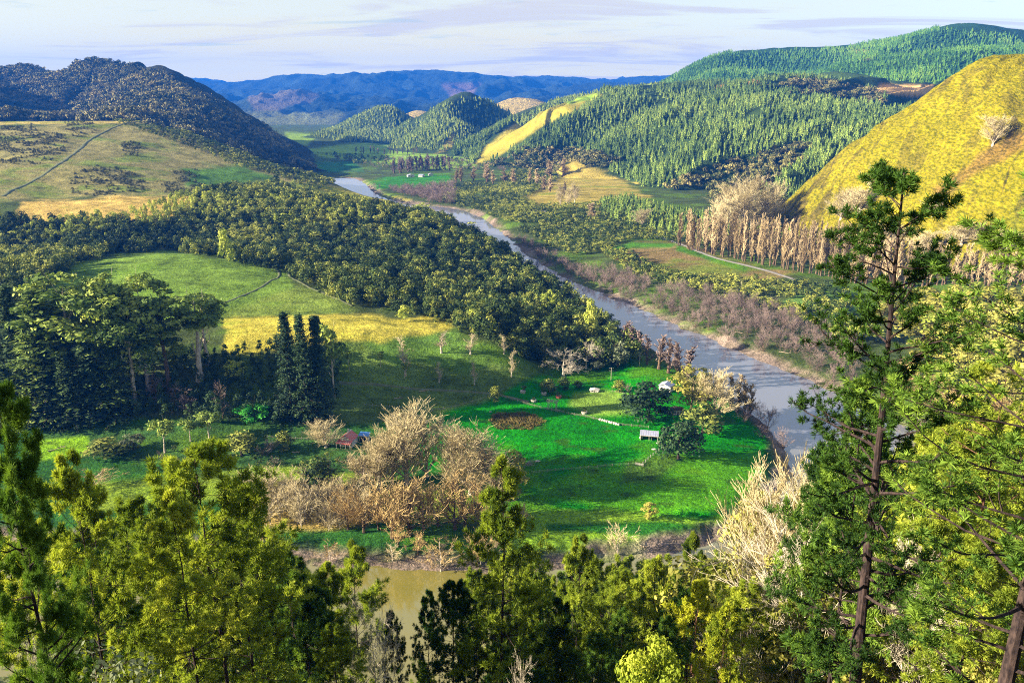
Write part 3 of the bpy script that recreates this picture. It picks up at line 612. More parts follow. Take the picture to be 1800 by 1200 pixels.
F = np.stack([ii[:-1, :-1], ii[:-1, 1:], ii[1:, 1:], ii[1:, :-1]], -1)
F = F[krs[:-1, :-1] | krs[:-1, 1:] | krs[1:, 1:] | krs[1:, :-1]].reshape(-1, 4); us = np.unique(F); mm = np.zeros(kr.size, int); mm[us] = np.arange(len(us))
Vr = np.c_[LG.X.ravel()[us], LG.Y.ravel()[us], np.zeros(len(us))]
tag(mk('river', Vr, mm[F], m, None, True), kind='structure')
print('land', round(time.time() - T0, 1))
# haze
HZ = True
if HZ:
    m = bpy.data.materials.new('air'); m.use_nodes = True; nt = m.node_tree; nt.nodes.clear()
    o = N(nt, 'ShaderNodeOutputMaterial'); v = N(nt, 'ShaderNodeVolumePrincipled'); nt.links.new(v.outputs[0], o.inputs['Volume'])
    v.inputs['Color'].default_value = (.015, .19, .95, 1); sk(v, 'Density', 6.2e-5); sk(v, 'Anisotropy', 0.0)
    g = G(); box(g, (0, 6500, 395), (19800, 14800, 810 + 16)); V, Q, T, t = g.arr(); ho = mk('haze', V, [Q], m); tag(ho, kind='stuff')
# ------------------------------------------------------------------ plants: one builder per kind, several individuals of each
def trunk_path(h, r, rg, lean=.03, K=8, wob=.03):
    t = np.linspace(0, 1, K); a = rg.uniform(0, 6.28)
    P = np.stack([np.cos(a) * lean * h * t ** 1.3 + fbm(t * 3, t * 0 + rg.uniform(0, 99), 1, 2) * wob * h * t, np.sin(a) * lean * h * t ** 1.3 + fbm(t * 3, t * 0 + rg.uniform(0, 99), 2, 2) * wob * h * t, t * h - .8 * (t == 0)], 1)
    return P[None], (r * (1 - .9 * t ** .9) * (1 + .5 * (t == 0)))[None]
def clumps(g, C, Rc, n, ls, rg, tvar=.25, updark=0, jit=.7, asp=.6, flat=.8):
    """leafy balls: centres C, radii Rc"""
    m = len(C); k = np.repeat(np.arange(m), n); d = rnd_dirs(rg, m * n); d[:, 2] = np.where(d[:, 2] < -.35, -d[:, 2], d[:, 2])
    rad = Rc[k] * rg.uniform(.55, 1.05, m * n); P = C[k] + d * rad[:, None] * np.array([1, 1, flat])
    V, F = leaves(P, d + rg.normal(size=d.shape) * jit * .6, ls * rg.uniform(.6, 1.3, m * n), rg, asp)
    tn = (rg.uniform(-tvar, tvar, m)[k] + .5 + rg.uniform(-.12, .12, m * n)); g.add(V, F, np.repeat(tn, 4)); return g
def leafy(seed, h=10, rx=4, nc=22, n=26, ls=.5, shape='round', base=.25, cr=.34, flat=.8):
    rg = rs(seed); C = []
    while len(C) < nc:
        d = rg.uniform(-1, 1, 3)
        if np.linalg.norm(d) > 1 or np.linalg.norm(d) < .35: continue
        z = base * h + (d[2] + 1) / 2 * (h * (1 - base) - cr * rx * .7)
        f = {'round': 1, 'cone': 1.15 - .9 * (d[2] + 1) / 2, 'umbrella': .55 + .45 * (d[2] + 1) / 2, 'column': .9}[shape]
        C.append((d[0] * rx * f * .8, d[1] * rx * f * .8, z))
    C = np.array(C); Rc = rx * cr * rg.uniform(.7, 1.3, nc)
    g = clumps(G(), C, Rc, n, ls, rg, flat=flat)
    return g
def leafy_trunk(seed, h, r, rx, nl=7, z0=.3):
    rg = rs(seed); P, Rr = trunk_path(h * .85, r, rg); g = G(); V, F = tubes(P, Rr, 7); g.add(V, F)
    Q, QR = grow(P, Rr, nl, z0, .95, .8, .38 * rx / h * 2.4, .25, rg, 5, .5)
    V, F = tubes(Q, QR, 4); g.add(V, F); return g
def cone_tree(seed, h=16, r=3.2, tiers=6, sides=7, dens=1):
    """plantation conifer: ragged whorls round a leader"""
    rg = rs(seed); g = G()
    for i in range(tiers):
        t = i / tiers; z = h * (.08 + .84 * t); rr = r * (1 - t) ** .8 + .25; zt = z + h * .27
        a = np.linspace(0, 2 * math.pi, sides * 2, endpoint=False) + rg.uniform(0, 6)
        rad = np.where(np.arange(sides * 2) % 2 == 0, rr * rg.uniform(.8, 1.25, sides * 2), rr * .45); zz = z + rg.uniform(-.03, .03, sides * 2) * h + (np.arange(sides * 2) % 2) * h * .05
        V = np.r_[np.c_[rad * np.cos(a), rad * np.sin(a), zz], [(0, 0, min(zt, h))]]; n = sides * 2
        g.add(V, [(j, (j + 1) % n, n) for j in range(n)], np.r_[np.full(n, .62), .35] + rg.uniform(-.12, .12))
    return g
def pine(seed, h=22, lr=4.5, limbs=60, z0=.3, needles=12, nl=.45, nw=.035, sub=5, tufts=5, trunk=.22, up=.12, top=.35, spire=.7, lean=.03):
    """radiata pine: long limbs sweeping up, needle tufts on the outer sprays"""
    rg = rs(seed); P, Rr = trunk_path(h, trunk, rg, lean, 10, min(.02, lean))
    g = G(); V, F = tubes(P, Rr, 9); g.add(V, F)
    t = z0 + (1 - z0) * ((np.arange(limbs) + rg.uniform(0, 1, limbs)) / limbs) ** .85 * .99; i = np.zeros(limbs, int); B, T = lerp_path(P, i, t)
    tt = (t - z0) / (1 - z0); L = lr * (np.minimum(1, (1 - tt) ** spire * (top + 1.0)) * np.minimum(1, .5 + tt * 2.5)) * rg.uniform(.55, 1.25, limbs) + .4
    az = rg.uniform(0, 6.28, limbs) + np.arange(limbs) * 2.4; el = rg.uniform(-.15, .35, limbs) + tt * .5
    Dv = np.stack([np.cos(az) * np.cos(el), np.sin(az) * np.cos(el), np.sin(el)], 1); Q = [B]
    for q in range(1, 6):
        Dv = unit(Dv + np.array([0, 0, up * (1 if q > 2 else -.3)]) + rg.normal(size=Dv.shape) * .10); Q.append(Q[-1] + Dv * (L / 5)[:, None])
    Q = np.stack(Q, 1); r0 = np.clip(trunk * (1 - .85 * t) * .42, .012, .09); QR = r0[:, None] * np.linspace(1, .25, 6)[None]
    V, F = tubes(Q, QR, 4); g.add(V, F)
    S, SR = grow(Q, QR, sub, .3, 1.0, .75, .42, .16, rg, 4, .55, .3, .12, .5)
    V, F = tubes(S, np.maximum(SR, .008), 3); g.add(V, F)
    A = np.concatenate([S, Q[:, 2:]]); m = len(A)
    k = np.repeat(np.arange(m), tufts); tq = rg.uniform(.3, 1.0, m * tufts); tq[::tufts] = 1.0
    B, T = lerp_path(A, k, tq); B = B + rg.normal(size=B.shape) * nl * .12
    n = len(B); kk = np.repeat(np.arange(n), needles)
    Dn = T[kk] * .55 + rnd_dirs(rg, n * needles) * .9 + np.array([0, 0, .28])
    c = G(); V, F = blades(B[kk], Dn, nl * rg.uniform(.6, 1.15, len(kk)), nw, rg)
    tn = .45 + rg.uniform(-.22, .22, limbs)
    lk = np.r_[np.repeat(np.arange(limbs), sub), np.arange(limbs)][k][kk]
    c.add(V, F, np.repeat(np.clip(tn[lk] + rg.uniform(-.15, .15, n)[kk], 0, 1), 4))
    return g, c
def bare(seed, h=16, style='round', n1=16, n2=7, n3=6, n4=0, r=.22, w=1.0, tw=.022, z0=.15):
    """leafless tree: trunk with limbs, then the twigs"""
    rg = rs(seed); P, Rr = trunk_path(h * {'column': .95, 'vase': .72}.get(style, .8), r, rg, .02, 8, .03)
    g = G(); V, F = tubes(P, Rr, 7); g.add(V, F)
    a, l, u = {'round': (.75, .52, .10), 'column': (.30, .20, .45), 'vase': (.62, .60, .17), 'spread': (1.0, .62, .06), 'bush': (.85, .75, .10)}[style]
    cu = .07 if style in ('vase', 'column') else .13
    Q, QR = grow(P, Rr, n1, z0, .97, a, l * w, u, rg, 5, .5, .3, cu, .45 if style != 'bush' else .2)
    V, F = tubes(Q, np.maximum(QR, tw), 4); g.add(V, F)
    S, SR = grow(Q, QR, n2, .15, 1, .6, .45, u, rg, 4, .55, .3, cu)
    c = G(); V, F = tubes(S, np.maximum(SR, tw * .8), 3); c.add(V, F, .5)
    W3, WR = grow(S, SR, n3, .15, 1, .6, .5, u, rg, 4, .6, .4, cu * 1.2)
    V, F = tubes(W3, np.maximum(WR, tw * .62), 3); c.add(V, F, .7)
    if n4:
        W4, WR4 = grow(W3, WR, n4, .2, 1, .6, .55, u, rg, 3, .6, .5, .2); V, F = tubes(W4, np.maximum(WR4, tw * .5), 3); c.add(V, F, .8)
    return g, c
class Proto:
    def __init__(s, name, parts):        # parts: (part name, G, material)
        s.name = name; s.parts = []
        zm = 0; xm = 0
        for pn, g, mt in parts:
            V, Q, T, t = g.arr(); zm = max(zm, V[:, 2].max()); xm = max(xm, np.percentile(np.abs(V[:, 0]), 97)); s.parts.append((pn, g.mesh(name + '_' + pn, mt), mt))
        s.h = zm; s.w = xm; s.G = [g for _, g, _ in parts]
    def put(s, name, loc, h, label, cat, group=None, rz=None, wf=1.0, mat=None, rg=rs(77)):
        k = h / s.h; rz = rg.uniform(0, 6.28) if rz is None else rz; sc = (k * wf, k * wf, k)
        if len(s.parts) == 1:
            o = bpy.data.objects.new(name, s.parts[0][1]); COL.objects.link(o); o.location = loc; o.rotation_euler = (0, 0, rz); o.scale = sc
        else:
            o = empty(name, loc, rz, sc)
            for pn, me, mt in s.parts:
                c = bpy.data.objects.new(pn, me); COL.objects.link(c); c.parent = o
        tag(o, label, cat, group); return o
def at(px, py):
    q = hit(px, py)
    if q is None: raise ValueError((px, py))
    return q
def top_z(px, py, Y): return unproj_Y(px, py, Y)[2]
def base_top(px, pyb, pyt):
    x, y, z = at(px, pyb); return (x, y, z - .3), max(1.0, unproj_Y(px, pyt, y)[2] - z)

# --- forests: a jittered grid of stands inside an outline of the photograph
def stand(L, poly, step, seed, holes=(), top=8, dens=None, extra=None, edge=6, vis=True):
    rg = rs(seed); m = inpoly(*proj(L.X, L.Y, L.Z), poly)
    if not m.any(): return np.zeros((0, 3))
    x0, x1, y0, y1 = L.X[m].min(), L.X[m].max(), L.Y[m].min(), L.Y[m].max()
    X, Y = np.meshgrid(np.arange(x0, x1, step), np.arange(y0, y1, step)); X = (X + rg.uniform(-.45, .45, X.shape) * step).ravel(); Y = (Y + rg.uniform(-.45, .45, Y.shape) * step).ravel()
    z = L.h(X, Y); k = z > -5; X, Y, z = X[k], Y[k], z[k]
    k = z >= height(X, Y) - .3; X, Y, z = X[k], Y[k], z[k]
    px, py = proj(X, Y, z); k = (sdist(px, py, poly) + fbm(X / 25, Y / 25, seed, 3) * edge < 0) & (px > -50) & (px < 1850)
    for hp in holes: k &= ~(sdist(px, py, hp) + fbm(X / 25, Y / 25, seed + 3, 3) * edge < 0)
    if L is LG: 
        k &= sdist(X, Y, river_simple) > 5
    if dens is not None: k &= rg.uniform(size=len(X)) < dens(X, Y, z)
    P = np.c_[X, Y, z - .3][k]
    if vis and len(P): P = P[visible(P, top)]
    return P
def forest(name, protos, P, hts, wf, label1, cat, group, mat_stuff, seed, n_ind=300, tvar=.35, stuffname=None, near_first=True):
    """the largest-showing trees as individuals, the rest as one mass"""
    rg = rs(seed); d = np.hypot(P[:, 0], P[:, 1]); H = rg.uniform(*hts, len(P)) * (1 + .25 * fbm(P[:, 0] / 40, P[:, 1] / 40, seed, 3))
    o = np.argsort(d / H) ; P = P[o]; H = H[o]; ni = min(n_ind, len(P)); pk = rg.randint(0, len(protos), len(P)); W_ = wf * rg.uniform(.85, 1.2, len(P)); A = rg.uniform(0, 6.28, len(P))
    for i in range(ni): protos[pk[i]].put(name, P[i], H[i], label1, cat, group, A[i], W_[i])
    if len(P) > ni:
        g = G()
        for q, pr in enumerate(protos):
            V, Q, T, t = pr.G[-1].arr(); m = np.where(pk[ni:] == q)[0] + ni
            if not len(m): continue
            k = H[m] / pr.h; ca, sa = np.cos(A[m]), np.sin(A[m]); kw = k * W_[m]
            X = (V[None, :, 0] * ca[:, None] - V[None, :, 1] * sa[:, None]) * kw[:, None] + P[m, 0:1]
            Yv = (V[None, :, 0] * sa[:, None] + V[None, :, 1] * ca[:, None]) * kw[:, None] + P[m, 1:2]
            Zv = V[None, :, 2] * k[:, None] + P[m, 2:3]
            VV = np.stack([X, Yv, Zv], -1).reshape(-1, 3); tt = np.clip(t[None] + (rg.uniform(-tvar, tvar, len(m)) + .5 * fbm(P[m, 0] / 90, P[m, 1] / 90, seed + 50, 3))[:, None], 0, 1).ravel()
            off = (np.arange(len(m)) * len(V))[:, None, None]
            if len(Q): g.add(VV, (Q[None] + off).reshape(-1, 4), tt)
            if len(T):
                if len(Q): g.T.append((T[None] + off).reshape(-1, 3) + g.n - len(VV))
                else: g.add(VV, (T[None] + off).reshape(-1, 3), tt)
        tag(g.obj(stuffname or name, mat_stuff), label1, cat, None, 'stuff')
    print(name, len(P), round(time.time() - T0, 1)); return P

# ---- plantation conifers
cones = [Proto('plantation_pine', [('crown', cone_tree(s, 16, 3.0 + .5 * (s % 3), 5, 6), M['plant'])]) for s in (1, 2, 3, 4, 5)]
cones_g = [Proto('young_pine', [('crown', cone_tree(s, 13, 3.2, 4, 5), M['plant_green'])]) for s in (11, 12, 13)]
balls = [Proto('far_bush', [('crown', leafy(s, 9, 5.0, 9, 8, 1.35, 'round', .1, .5), M['farbush'])]) for s in (21, 22, 23, 24)]
bushes = [Proto('bush_tree', [('crown', leafy(s, 11, 4.0, 18, 26, .50, sh, .12, .42, fl), M['bush'])]) for s, sh, fl in ((31, 'round', .8), (32, 'cone', 1), (33, 'round', 1), (34, 'column', 1.1), (35, 'umbrella', .7), (36, 'cone', 1.2), (37, 'round', .9))]
bushes_lite = [Proto('bush_mass', [('crown', leafy(s, 11, 4.0, 13, 13, .72, sh, .12, .45, fl), M['bush'])]) for s, sh, fl in ((41, 'round', .8), (42, 'cone', 1), (43, 'round', 1), (44, 'column', 1.1), (45, 'umbrella', .7))]

polyPH = [(790,300),(800,250),(880,205),(960,180),(1060,160),(1110,160),(1250,150),(1330,143),(1400,138),(1480,143),(1540,155),(1565,172),(1540,200),(1620,190),(1700,140),(1500,300),(1330,400),(1180,378),(1060,355),(1140,360),(1100,320),(1030,290),(960,320),(900,320)]
holesPH = [[(1040,158),(1066,166),(1030,190),(985,210),(925,250),(885,280),(835,290),(852,254),(895,220),(945,192),(995,174)], [(915,350),(960,315),(1000,285),(1060,300),(1130,330),(1150,375),(1040,352),(940,352)], [(1256,141),(1330,141),(1336,149),(1262,152)], [(1540,146),(1640,150),(1620,172),(1575,172),(1530,160)]]
gully = lambda X, Y, z: np.where(fbm(X / 120, Y / 120, 201, 3) > -.42, 1.0, .15)
bushPH = [[(1150,340),(1230,300),(1290,285),(1400,250),(1440,262),(1350,330),(1260,392),(1195,392)], [(860,292),(930,262),(1010,262),(1100,285),(1060,300),(1000,290),(950,322),(890,318)], [(1340,150),(1400,140),(1480,146),(1550,160),(1555,185),(1480,185),(1400,165)]]
P1 = stand(PHL, polyPH, 8.6, 301, holesPH + bushPH, 14, gully)
forest('plantation_pine', cones, P1, (10, 21), .95, 'dark green conical pine among the rows of the plantation on the hillside above the river', 'pine tree', 'plantation pines on the hillside', M['plant'], 1, stuffname='plantation_pines')
P2 = stand(BRL, [(1110,175),(1160,145),(1250,96),(1480,88),(1640,52),(1800,66),(1860,70),(1860,110),(1700,130),(1600,165),(1400,165),(1250,160)], 13, 302, (), 10)
forest('young_pine', cones_g, P2, (11, 17), 1.15, 'young green pines covering the high range behind the plantation hill', 'pine forest', None, M['plant_green'], 2, n_ind=0, stuffname='range_pines')
P3 = np.r_[stand(CHL, [(540,255),(550,238),(650,185),(690,185),(730,215),(765,190),(810,172),(860,180),(930,220),(880,265),(800,268),(660,262)], 13, 303, [[(770,262),(795,235),(800,262)]], 10), stand(MRL, [(800,270),(850,235),(985,176),(1150,150),(1200,155),(1000,260),(870,280)], 12, 304, (), 10)]
forest('valley_pine', cones[:3], P3, (11, 18), 1.25, 'dark pine woods on the conical hills far up the valley', 'pine forest', None, M['plant'], 3, n_ind=0, stuffname='valley_pines')
P4 = stand(LM, [(-60,120),(40,112),(80,125),(170,105),(280,125),(330,155),(470,228),(560,300),(600,316),(560,322),(420,300),(300,225),(140,212),(-60,212)], 11.5, 305, (), 8)
forest('far_bush', balls, P4, (8, 16), 1.0, 'native bush cloaking the mountains on the left', 'bush forest', None, M['farbush'], 4, n_ind=0, stuffname='mountain_bush', tvar=.45)
P5 = np.concatenate([stand(PHL, bp, 9.5, 360 + q, holesPH, 8) for q, bp in enumerate(bushPH)])
forest('gully_bush', balls, P5, (6, 12), 1.0, 'rounded native trees filling the gullies of the plantation hill', 'bush', None, M['farbush'], 44, n_ind=0, tvar=.45)
# ---- native bush on the spur between terrace and river
bushpoly = [(-60,395),(60,392),(200,385),(310,385),(350,352),(420,335),(490,330),(530,345),(600,352),(700,372),(780,395),(880,445),(960,490),(1030,548),(1095,600),(1130,640),(1080,640),(1030,648),(960,652),(900,632),(840,600),(760,565),(640,545),(560,515),(500,480),(400,458),(300,440),(200,448),(130,468),(90,510),(60,560),(-60,600)]
Pb = stand(LG, bushpoly, 6.0, 306, [[(40,356),(200,344),(350,348),(355,365),(300,392),(40,395)]], 9, None, None, 7)
Pb2 = stand(LG, [(200,212),(330,235),(480,292),(600,320),(560,335),(460,305),(380,280),(300,248),(230,225)], 9, 307, (), 8, None, None, 4)
forest('bush_tree', bushes, Pb, (5, 17), 1.0, 'dark rounded native tree packed into the bush between the terrace and the river', 'tree', 'native bush trees on the spur', M['bush'], 5, stuffname='spur_bush', tvar=.5)
forest('ridge_bush', bushes_lite, Pb2, (5, 9), 1.2, 'dark bush along the foot of the mountain behind the pasture', 'bush', None, M['bush'], 6, n_ind=0)
# right bank scrub and left understorey
rb = []
for sd_, poly, st in ((308, [(880,320),(900,300),(1000,300),(1060,350),(1180,375),(1330,400),(1190,428),(1100,420),(1062,442),(1010,450),(960,432),(905,398),(870,372)], 6.6), (309, [(1180,495),(1260,490),(1330,495),(1440,500),(1500,520),(1480,600),(1430,570),(1330,540),(1250,520)], 6), (310, [(780,325),(860,325),(930,360),(960,400),(930,415),(880,385),(830,368),(780,355)], 7.5), (311, [(1050,440),(1090,440),(1180,485),(1260,500),(1250,515),(1150,500),(1090,470)], 5.5)):
    rb.append(stand(LG, poly, st, sd_, ([(925,348),(960,325),(1010,303),(1080,322),(1135,348),(1140,372),(1040,360),(940,362)],), 5, lambda X, Y, z: .92 * (fbm(X / 30, Y / 30, 215, 3) > -.42), None, 5))
forest('scrub_tree', bushes_lite, np.concatenate(rb), (4, 8), 1.35, 'dark evergreen scrub along the far bank of the river', 'scrub', None, M['bush'], 7, n_ind=0, stuffname='bank_scrub')

Pc = stand(LG, [(1110,352),(1190,374),(1330,400),(1390,395),(1400,415),(1340,440),(1250,432),(1195,420),(1120,395),(1060,380),(1050,352)], 8, 312, (), 10)
forest('foot_pine', cones, Pc, (9, 15), 1.1, 'dark conifers in the shade at the foot of the plantation hill', 'pine forest', None, M['plant'], 8, n_ind=0, stuffname='foot_pines')
# ------------------------------------------------------------------ single trees
rgp = rs(4242)
ORD = ['leftmost', 'second', 'third', 'fourth', 'fifth', 'sixth', 'seventh', 'eighth', 'ninth', 'tenth', 'eleventh', 'twelfth', 'thirteenth', 'fourteenth', 'fifteenth', 'sixteenth']
def ordn(i, n): return 'leftmost' if i == 0 else ('rightmost' if i == n - 1 else ORD[i] + ' from the left')
def wfit(pr, h, px_w, loc): 
    d = loc[1] * CP + (CAMH - loc[2]) * SP; return (px_w / 2 * d / FPX) / (pr.w * h / pr.h)
def tree_at(pr, name, px, pyb, pyt, label, cat='tree', group=None, wpx=None, rz=None):
    loc, h = base_top(px, pyb, pyt); return pr.put(name, loc, h, label, cat, group, rz, wfit(pr, h, wpx, loc) if wpx else 1.0, rg=rgp)
def near_tree(pr, name, px, py, Y, label, cat='pine tree', group=None, wf=1.0, rz=None):
    x, y, z = unproj_Y(px, py, Y); g = float(height(x, y)) - .5; return pr.put(name, (x, y, g), z - g, label, cat, group, rz, wf, rg=rgp)
def treep(name, tg, cg, tm, cm): return Proto(name, [('trunk', tg, tm), ('crown', cg, cm)])
# poplars and willows without leaves
pop = [treep('bare_poplar', *bare(s, 24, 'column', 26, 7, 5, 0, .28, 1.0, .075, .06), M['bark_brown'], M['twig_poplar']) for s in (1, 2, 3, 4)]
pop_m = [treep('mauve_poplar', *bare(s, 24, 'column', 20, 6, 3, 0, .25, 1.0, .12, .06), M['bark_brown'], M['twig_mauve']) for s in (5, 6)]
vase = [treep('pale_tree', *bare(s, 24, 'vase', 34, 10, 9, 0, .42, .95, .048, .10), M['bark_pale'], M['twig_cream']) for s in (11, 12, 13, 14)]
vase_o = [treep('orange_tree', *bare(s, 18, 'vase', 20, 7, 6, 0, .3, .95, .055, .10), M['bark_brown'], M['twig_orange']) for s in (15, 16)]
will = [treep('bare_willow', *bare(s, 12, 'bush', 16, 7, 5, 0, .25, 1.1, .055, .03), M['bark_brown'], M['twig_mauve']) for s in (21, 22, 23, 24)]
will_c = [treep('cream_shrub', *bare(s, 9, 'bush', 14, 6, 4, 0, .16, .9, .06, .02), M['bark_pale'], M['twig_cream']) for s in (25, 26, 27)]
will_o = [treep('orange_shrub', *bare(s, 9, 'bush', 14, 6, 5, 0, .16, 1.1, .06, .02), M['bark_pale'], M['twig_orange']) for s in (28, 29)]
spread = [treep('spreading_tree', *bare(s, 16, 'spread', 12, 7, 6, 3, .5, 1.0, .045, .2), M['bark_pale'], M['twig_grey']) for s in (31, 32)]
sapl = [treep('bare_sapling', *bare(s, 14, 'column', 22, 5, 4, 0, .10, 1.25, .02, .12), M['bark_pale'], M['twig_cream']) for s in (33, 34)]
dead = [treep('dead_conifer', *bare(s, 16, 'spread', 34, 5, 3, 0, .2, .42, .04, .1), M['bark_brown'], M['twig_mauve']) for s in (35, 36)]
def lt(s, h, rx, nc, n, ls, sh, mat, bk, base=.25, cr=.34, flat=.8, tr=.3): return treep('leafy', leafy_trunk(s, h, tr, rx), leafy(s, h, rx, nc, n, ls, sh, base, cr, flat), bk, mat)
grove = [lt(51, 30, 8, 60, 80, .40, 'round', M['grove'], M['bark_pale'], .36, .20, .8, .5), lt(52, 28, 7, 52, 80, .40, 'round', M['grove'], M['bark_pale'], .3, .26, .7, .45), lt(53, 32, 7, 56, 80, .40, 'cone', M['grove'], M['bark_brown'], .3, .2, .8, .5)]
gum = [lt(54, 26, 7.5, 34, 80, .38, 'umbrella', M['grove'], M['bark_pale'], .52, .25, .5, .55), lt(55, 26, 6.5, 28, 80, .38, 'umbrella', M['grove'], M['bark_pale'], .5, .27, .5, .5)]
def spire(s, h=30, r=4.5, n=7000, mat='redwood', droop=.4, gap=.25):
    rg = rs(s); P, Rr = trunk_path(h, .4, rg, .01, 8, .01); g = G(); V, F = tubes(P, Rr, 7); g.add(V, F)
    NL = 230; t = np.sort(rg.uniform(.03, .995, NL)); B, T = lerp_path(P, np.zeros(NL, int), t); az = np.arange(NL) * 2.4 + rg.uniform(-.4, .4, NL)
    L = (r * (1 - t) ** .9 + .15) * rg.uniform(.75, 1.15, NL); D_ = np.stack([np.cos(az), np.sin(az), -droop * (1 - t) + .3 * t], 1); Q = np.stack([B + D_ * (L * q)[:, None] + np.array([0, 0, 1]) * (L * .12 * q * q)[:, None] for q in (0, .33, .66, 1.0)], 1)
    V, F = tubes(Q, np.full((NL, 4), .05), 3); g.add(V, F)
    k = rg.randint(0, NL, n); tq = rg.uniform(.1, 1, n); C, Td = lerp_path(Q, k, tq); C = C + rg.normal(size=C.shape) * np.array([.35, .35, .22])
    c = G(); V, F = leaves(C, np.array([0, 0, 1]) + rg.normal(size=C.shape) * .6 + D_[k] * .4, .36 * rg.uniform(.6, 1.2, n), rg, .45); tn = rg.uniform(.25, .75, NL)
    c.add(V, F, np.repeat(tn[k], 4)); return treep('spire', g, c, M['bark_dark'], M[mat])
spires = [spire(61), spire(62, 30, 5.2), spire(63, 28, 3.8)]
spires_g = [spire(64, 26, 5.0, 6000, 'grove'), spire(65, 24, 4.2, 6000, 'grove', .2)]
darkround = [lt(71, 14, 8, 40, 60, .5, 'round', M['redwood'], M['bark_dark'], .05, .3, .8, .4), lt(72, 12, 5, 26, 50, .42, 'cone', M['bush'], M['bark_dark'], .08, .34, .9, .3)]
olive = [lt(73, 16, 7, 44, 60, .42, 'round', M['olive'], M['bark_brown'], .15, .26, .85, .3), lt(74, 14, 5, 30, 60, .40, 'round', M['olive'], M['bark_brown'], .1, .3, .9, .3)]
greyb = [lt(75, 12, 6.5, 34, 60, .42, 'round', M['grey_leaf'], M['bark_brown'], .05, .28, .9, .3)]
greenb = [lt(76, 10, 6, 26, 60, .4, 'round', M['green_leaf'], M['bark_brown'], .05, .3, .8, .3)]
smallb = [Proto('shrub', [('crown', leafy(s, 3, 1.8, 12, 40, .22, 'round', .02, .42), M['bush'])]) for s in (77, 78)]
umb = [lt(79, 11, 3.6, 16, 44, .36, 'umbrella', M['grove'], M['bark_pale'], .45, .34, .6, .2)]
sunny = [Proto('sunny_bush_tree', [('crown', leafy(s, 13, 4.2, 22, 40, .42, sh, .15, .36, 1.0), M['bush_sunny'])]) for s, sh in ((81, 'cone'), (82, 'round'))]

# the grove at the left on the terrace edge
gl = [(40,705,500,spires,70,'dark tree'),(12,690,585,spires,60,'dark tree'),(75,735,560,spires_g,80,''),(100,720,505,spires_g,110,''),(150,700,467,grove,150,''),(118,690,510,grove,100,''),(215,705,474,grove,110,''),(262,690,472,grove,95,''),(300,690,492,grove,80,''),(238,715,530,grove,110,''),(205,725,585,spires_g,80,''),
      (170,735,600,spires,60,''),(130,745,620,spires,50,''),(60,740,640,spires,60,''),(95,742,650,spires,50,''),(20,745,640,spires,60,'')]
tex = ['tall dark spired tree at the left edge of the grove', 'dark conifer cut by the left frame edge beside the grove', 'bushy green conifer below the dark spire in the left grove', 'broad yellow-green conifer at the left end of the terrace field', 'largest domed pine rising over the left of the grove', 'domed pine half hidden behind the largest one in the grove', 'round-crowned pine between the two tallest crowns of the grove', 'tall flat-topped pine in front of the green terrace field', 'slim pine beside the pale-trunked gum in the grove', 'bright green low-crowned tree at the front of the grove', 'green conifer below the bright low-crowned tree in the grove', 'dark conifer under the largest domed pine', 'short dark conifer beside the mauve dead tree at the grove foot', 'dark conifer at the bottom left of the grove', 'narrow dark conifer beneath the broad yellow-green conifer', 'squat dark conifer at the left frame edge under the grove']
for q, (a, b, c_, pr, wd, _) in enumerate(gl): tree_at(pr[q % len(pr)], 'grove_tree', a, b, c_, tex[q], 'tree', 'tall trees of the grove below the terrace', wd)
tree_at(gum[0], 'gum_tree', 352, 668, 497, 'gum tree with a bare pale trunk at the right end of the grove', 'gum tree', None, 95)
tree_at(gum[1], 'gum_tree', 366, 640, 512, 'second pale-trunked gum just right of and behind the first', 'gum tree', None, 60)
for q, (a, b, c_, wd) in enumerate([(515,737,545,46),(541,742,547,52),(562,735,552,46)]): tree_at(spires[q], 'tall_spire_tree', a, b, c_, ['left', 'middle', 'right'][q] + ' one of the three tall dark spires beside the small valley slope', 'conifer', 'three dark spires right of the grove', wd)
tree_at(umb[0], 'flat_top_tree', 588, 700, 560, 'thin dark flat-topped tree beside the three tall spires', 'tree', None, 50)
# undergrowth of the grove: dark trees down the slope
Pu = stand(LG, [(-40,600),(60,610),(380,625),(430,620),(500,610),(600,625),(600,700),(560,745),(480,750),(380,745),(200,742),(60,745),(-40,760)], 6.5, 320, (), 8)
hu = rgp.uniform(8, 15, len(Pu))
under = [Proto('grove_undergrowth', [('crown', leafy(s, 12, 3.6, 16, 30, .45, sh, .05, .38, 1.1), M['redwood'])]) for s, sh in ((91, 'cone'), (92, 'cone'), (93, 'round'))]
forest('undergrowth_tree', under, Pu, (7, 13), 1.0, 'dark tree in the shadowed slope under the grove', 'tree', 'dark trees on the shadowed slope', M['redwood'], 33)
for q, (a, b, c_) in enumerate([(148,722,640),(275,705,640),(312,722,668),(328,728,680),(392,735,662)]): tree_at(dead[q % 2], 'dead_conifer', a, b, c_, 'bare mauve dead conifer against the dark grove foot, ' + ordn(q, 5), 'dead tree', 'dead conifers at the grove foot', 26)
tree_at(greenb[0], 'bright_green_bush', 447, 738, 700, 'round bright green bush at the foot of the dark slope', 'bush', None, 56)
tree_at(sunny[1], 'yellow_green_tree', 415, 670, 632, 'small yellow-green lit tree on the dark slope right of the gums', 'tree', None, 34)
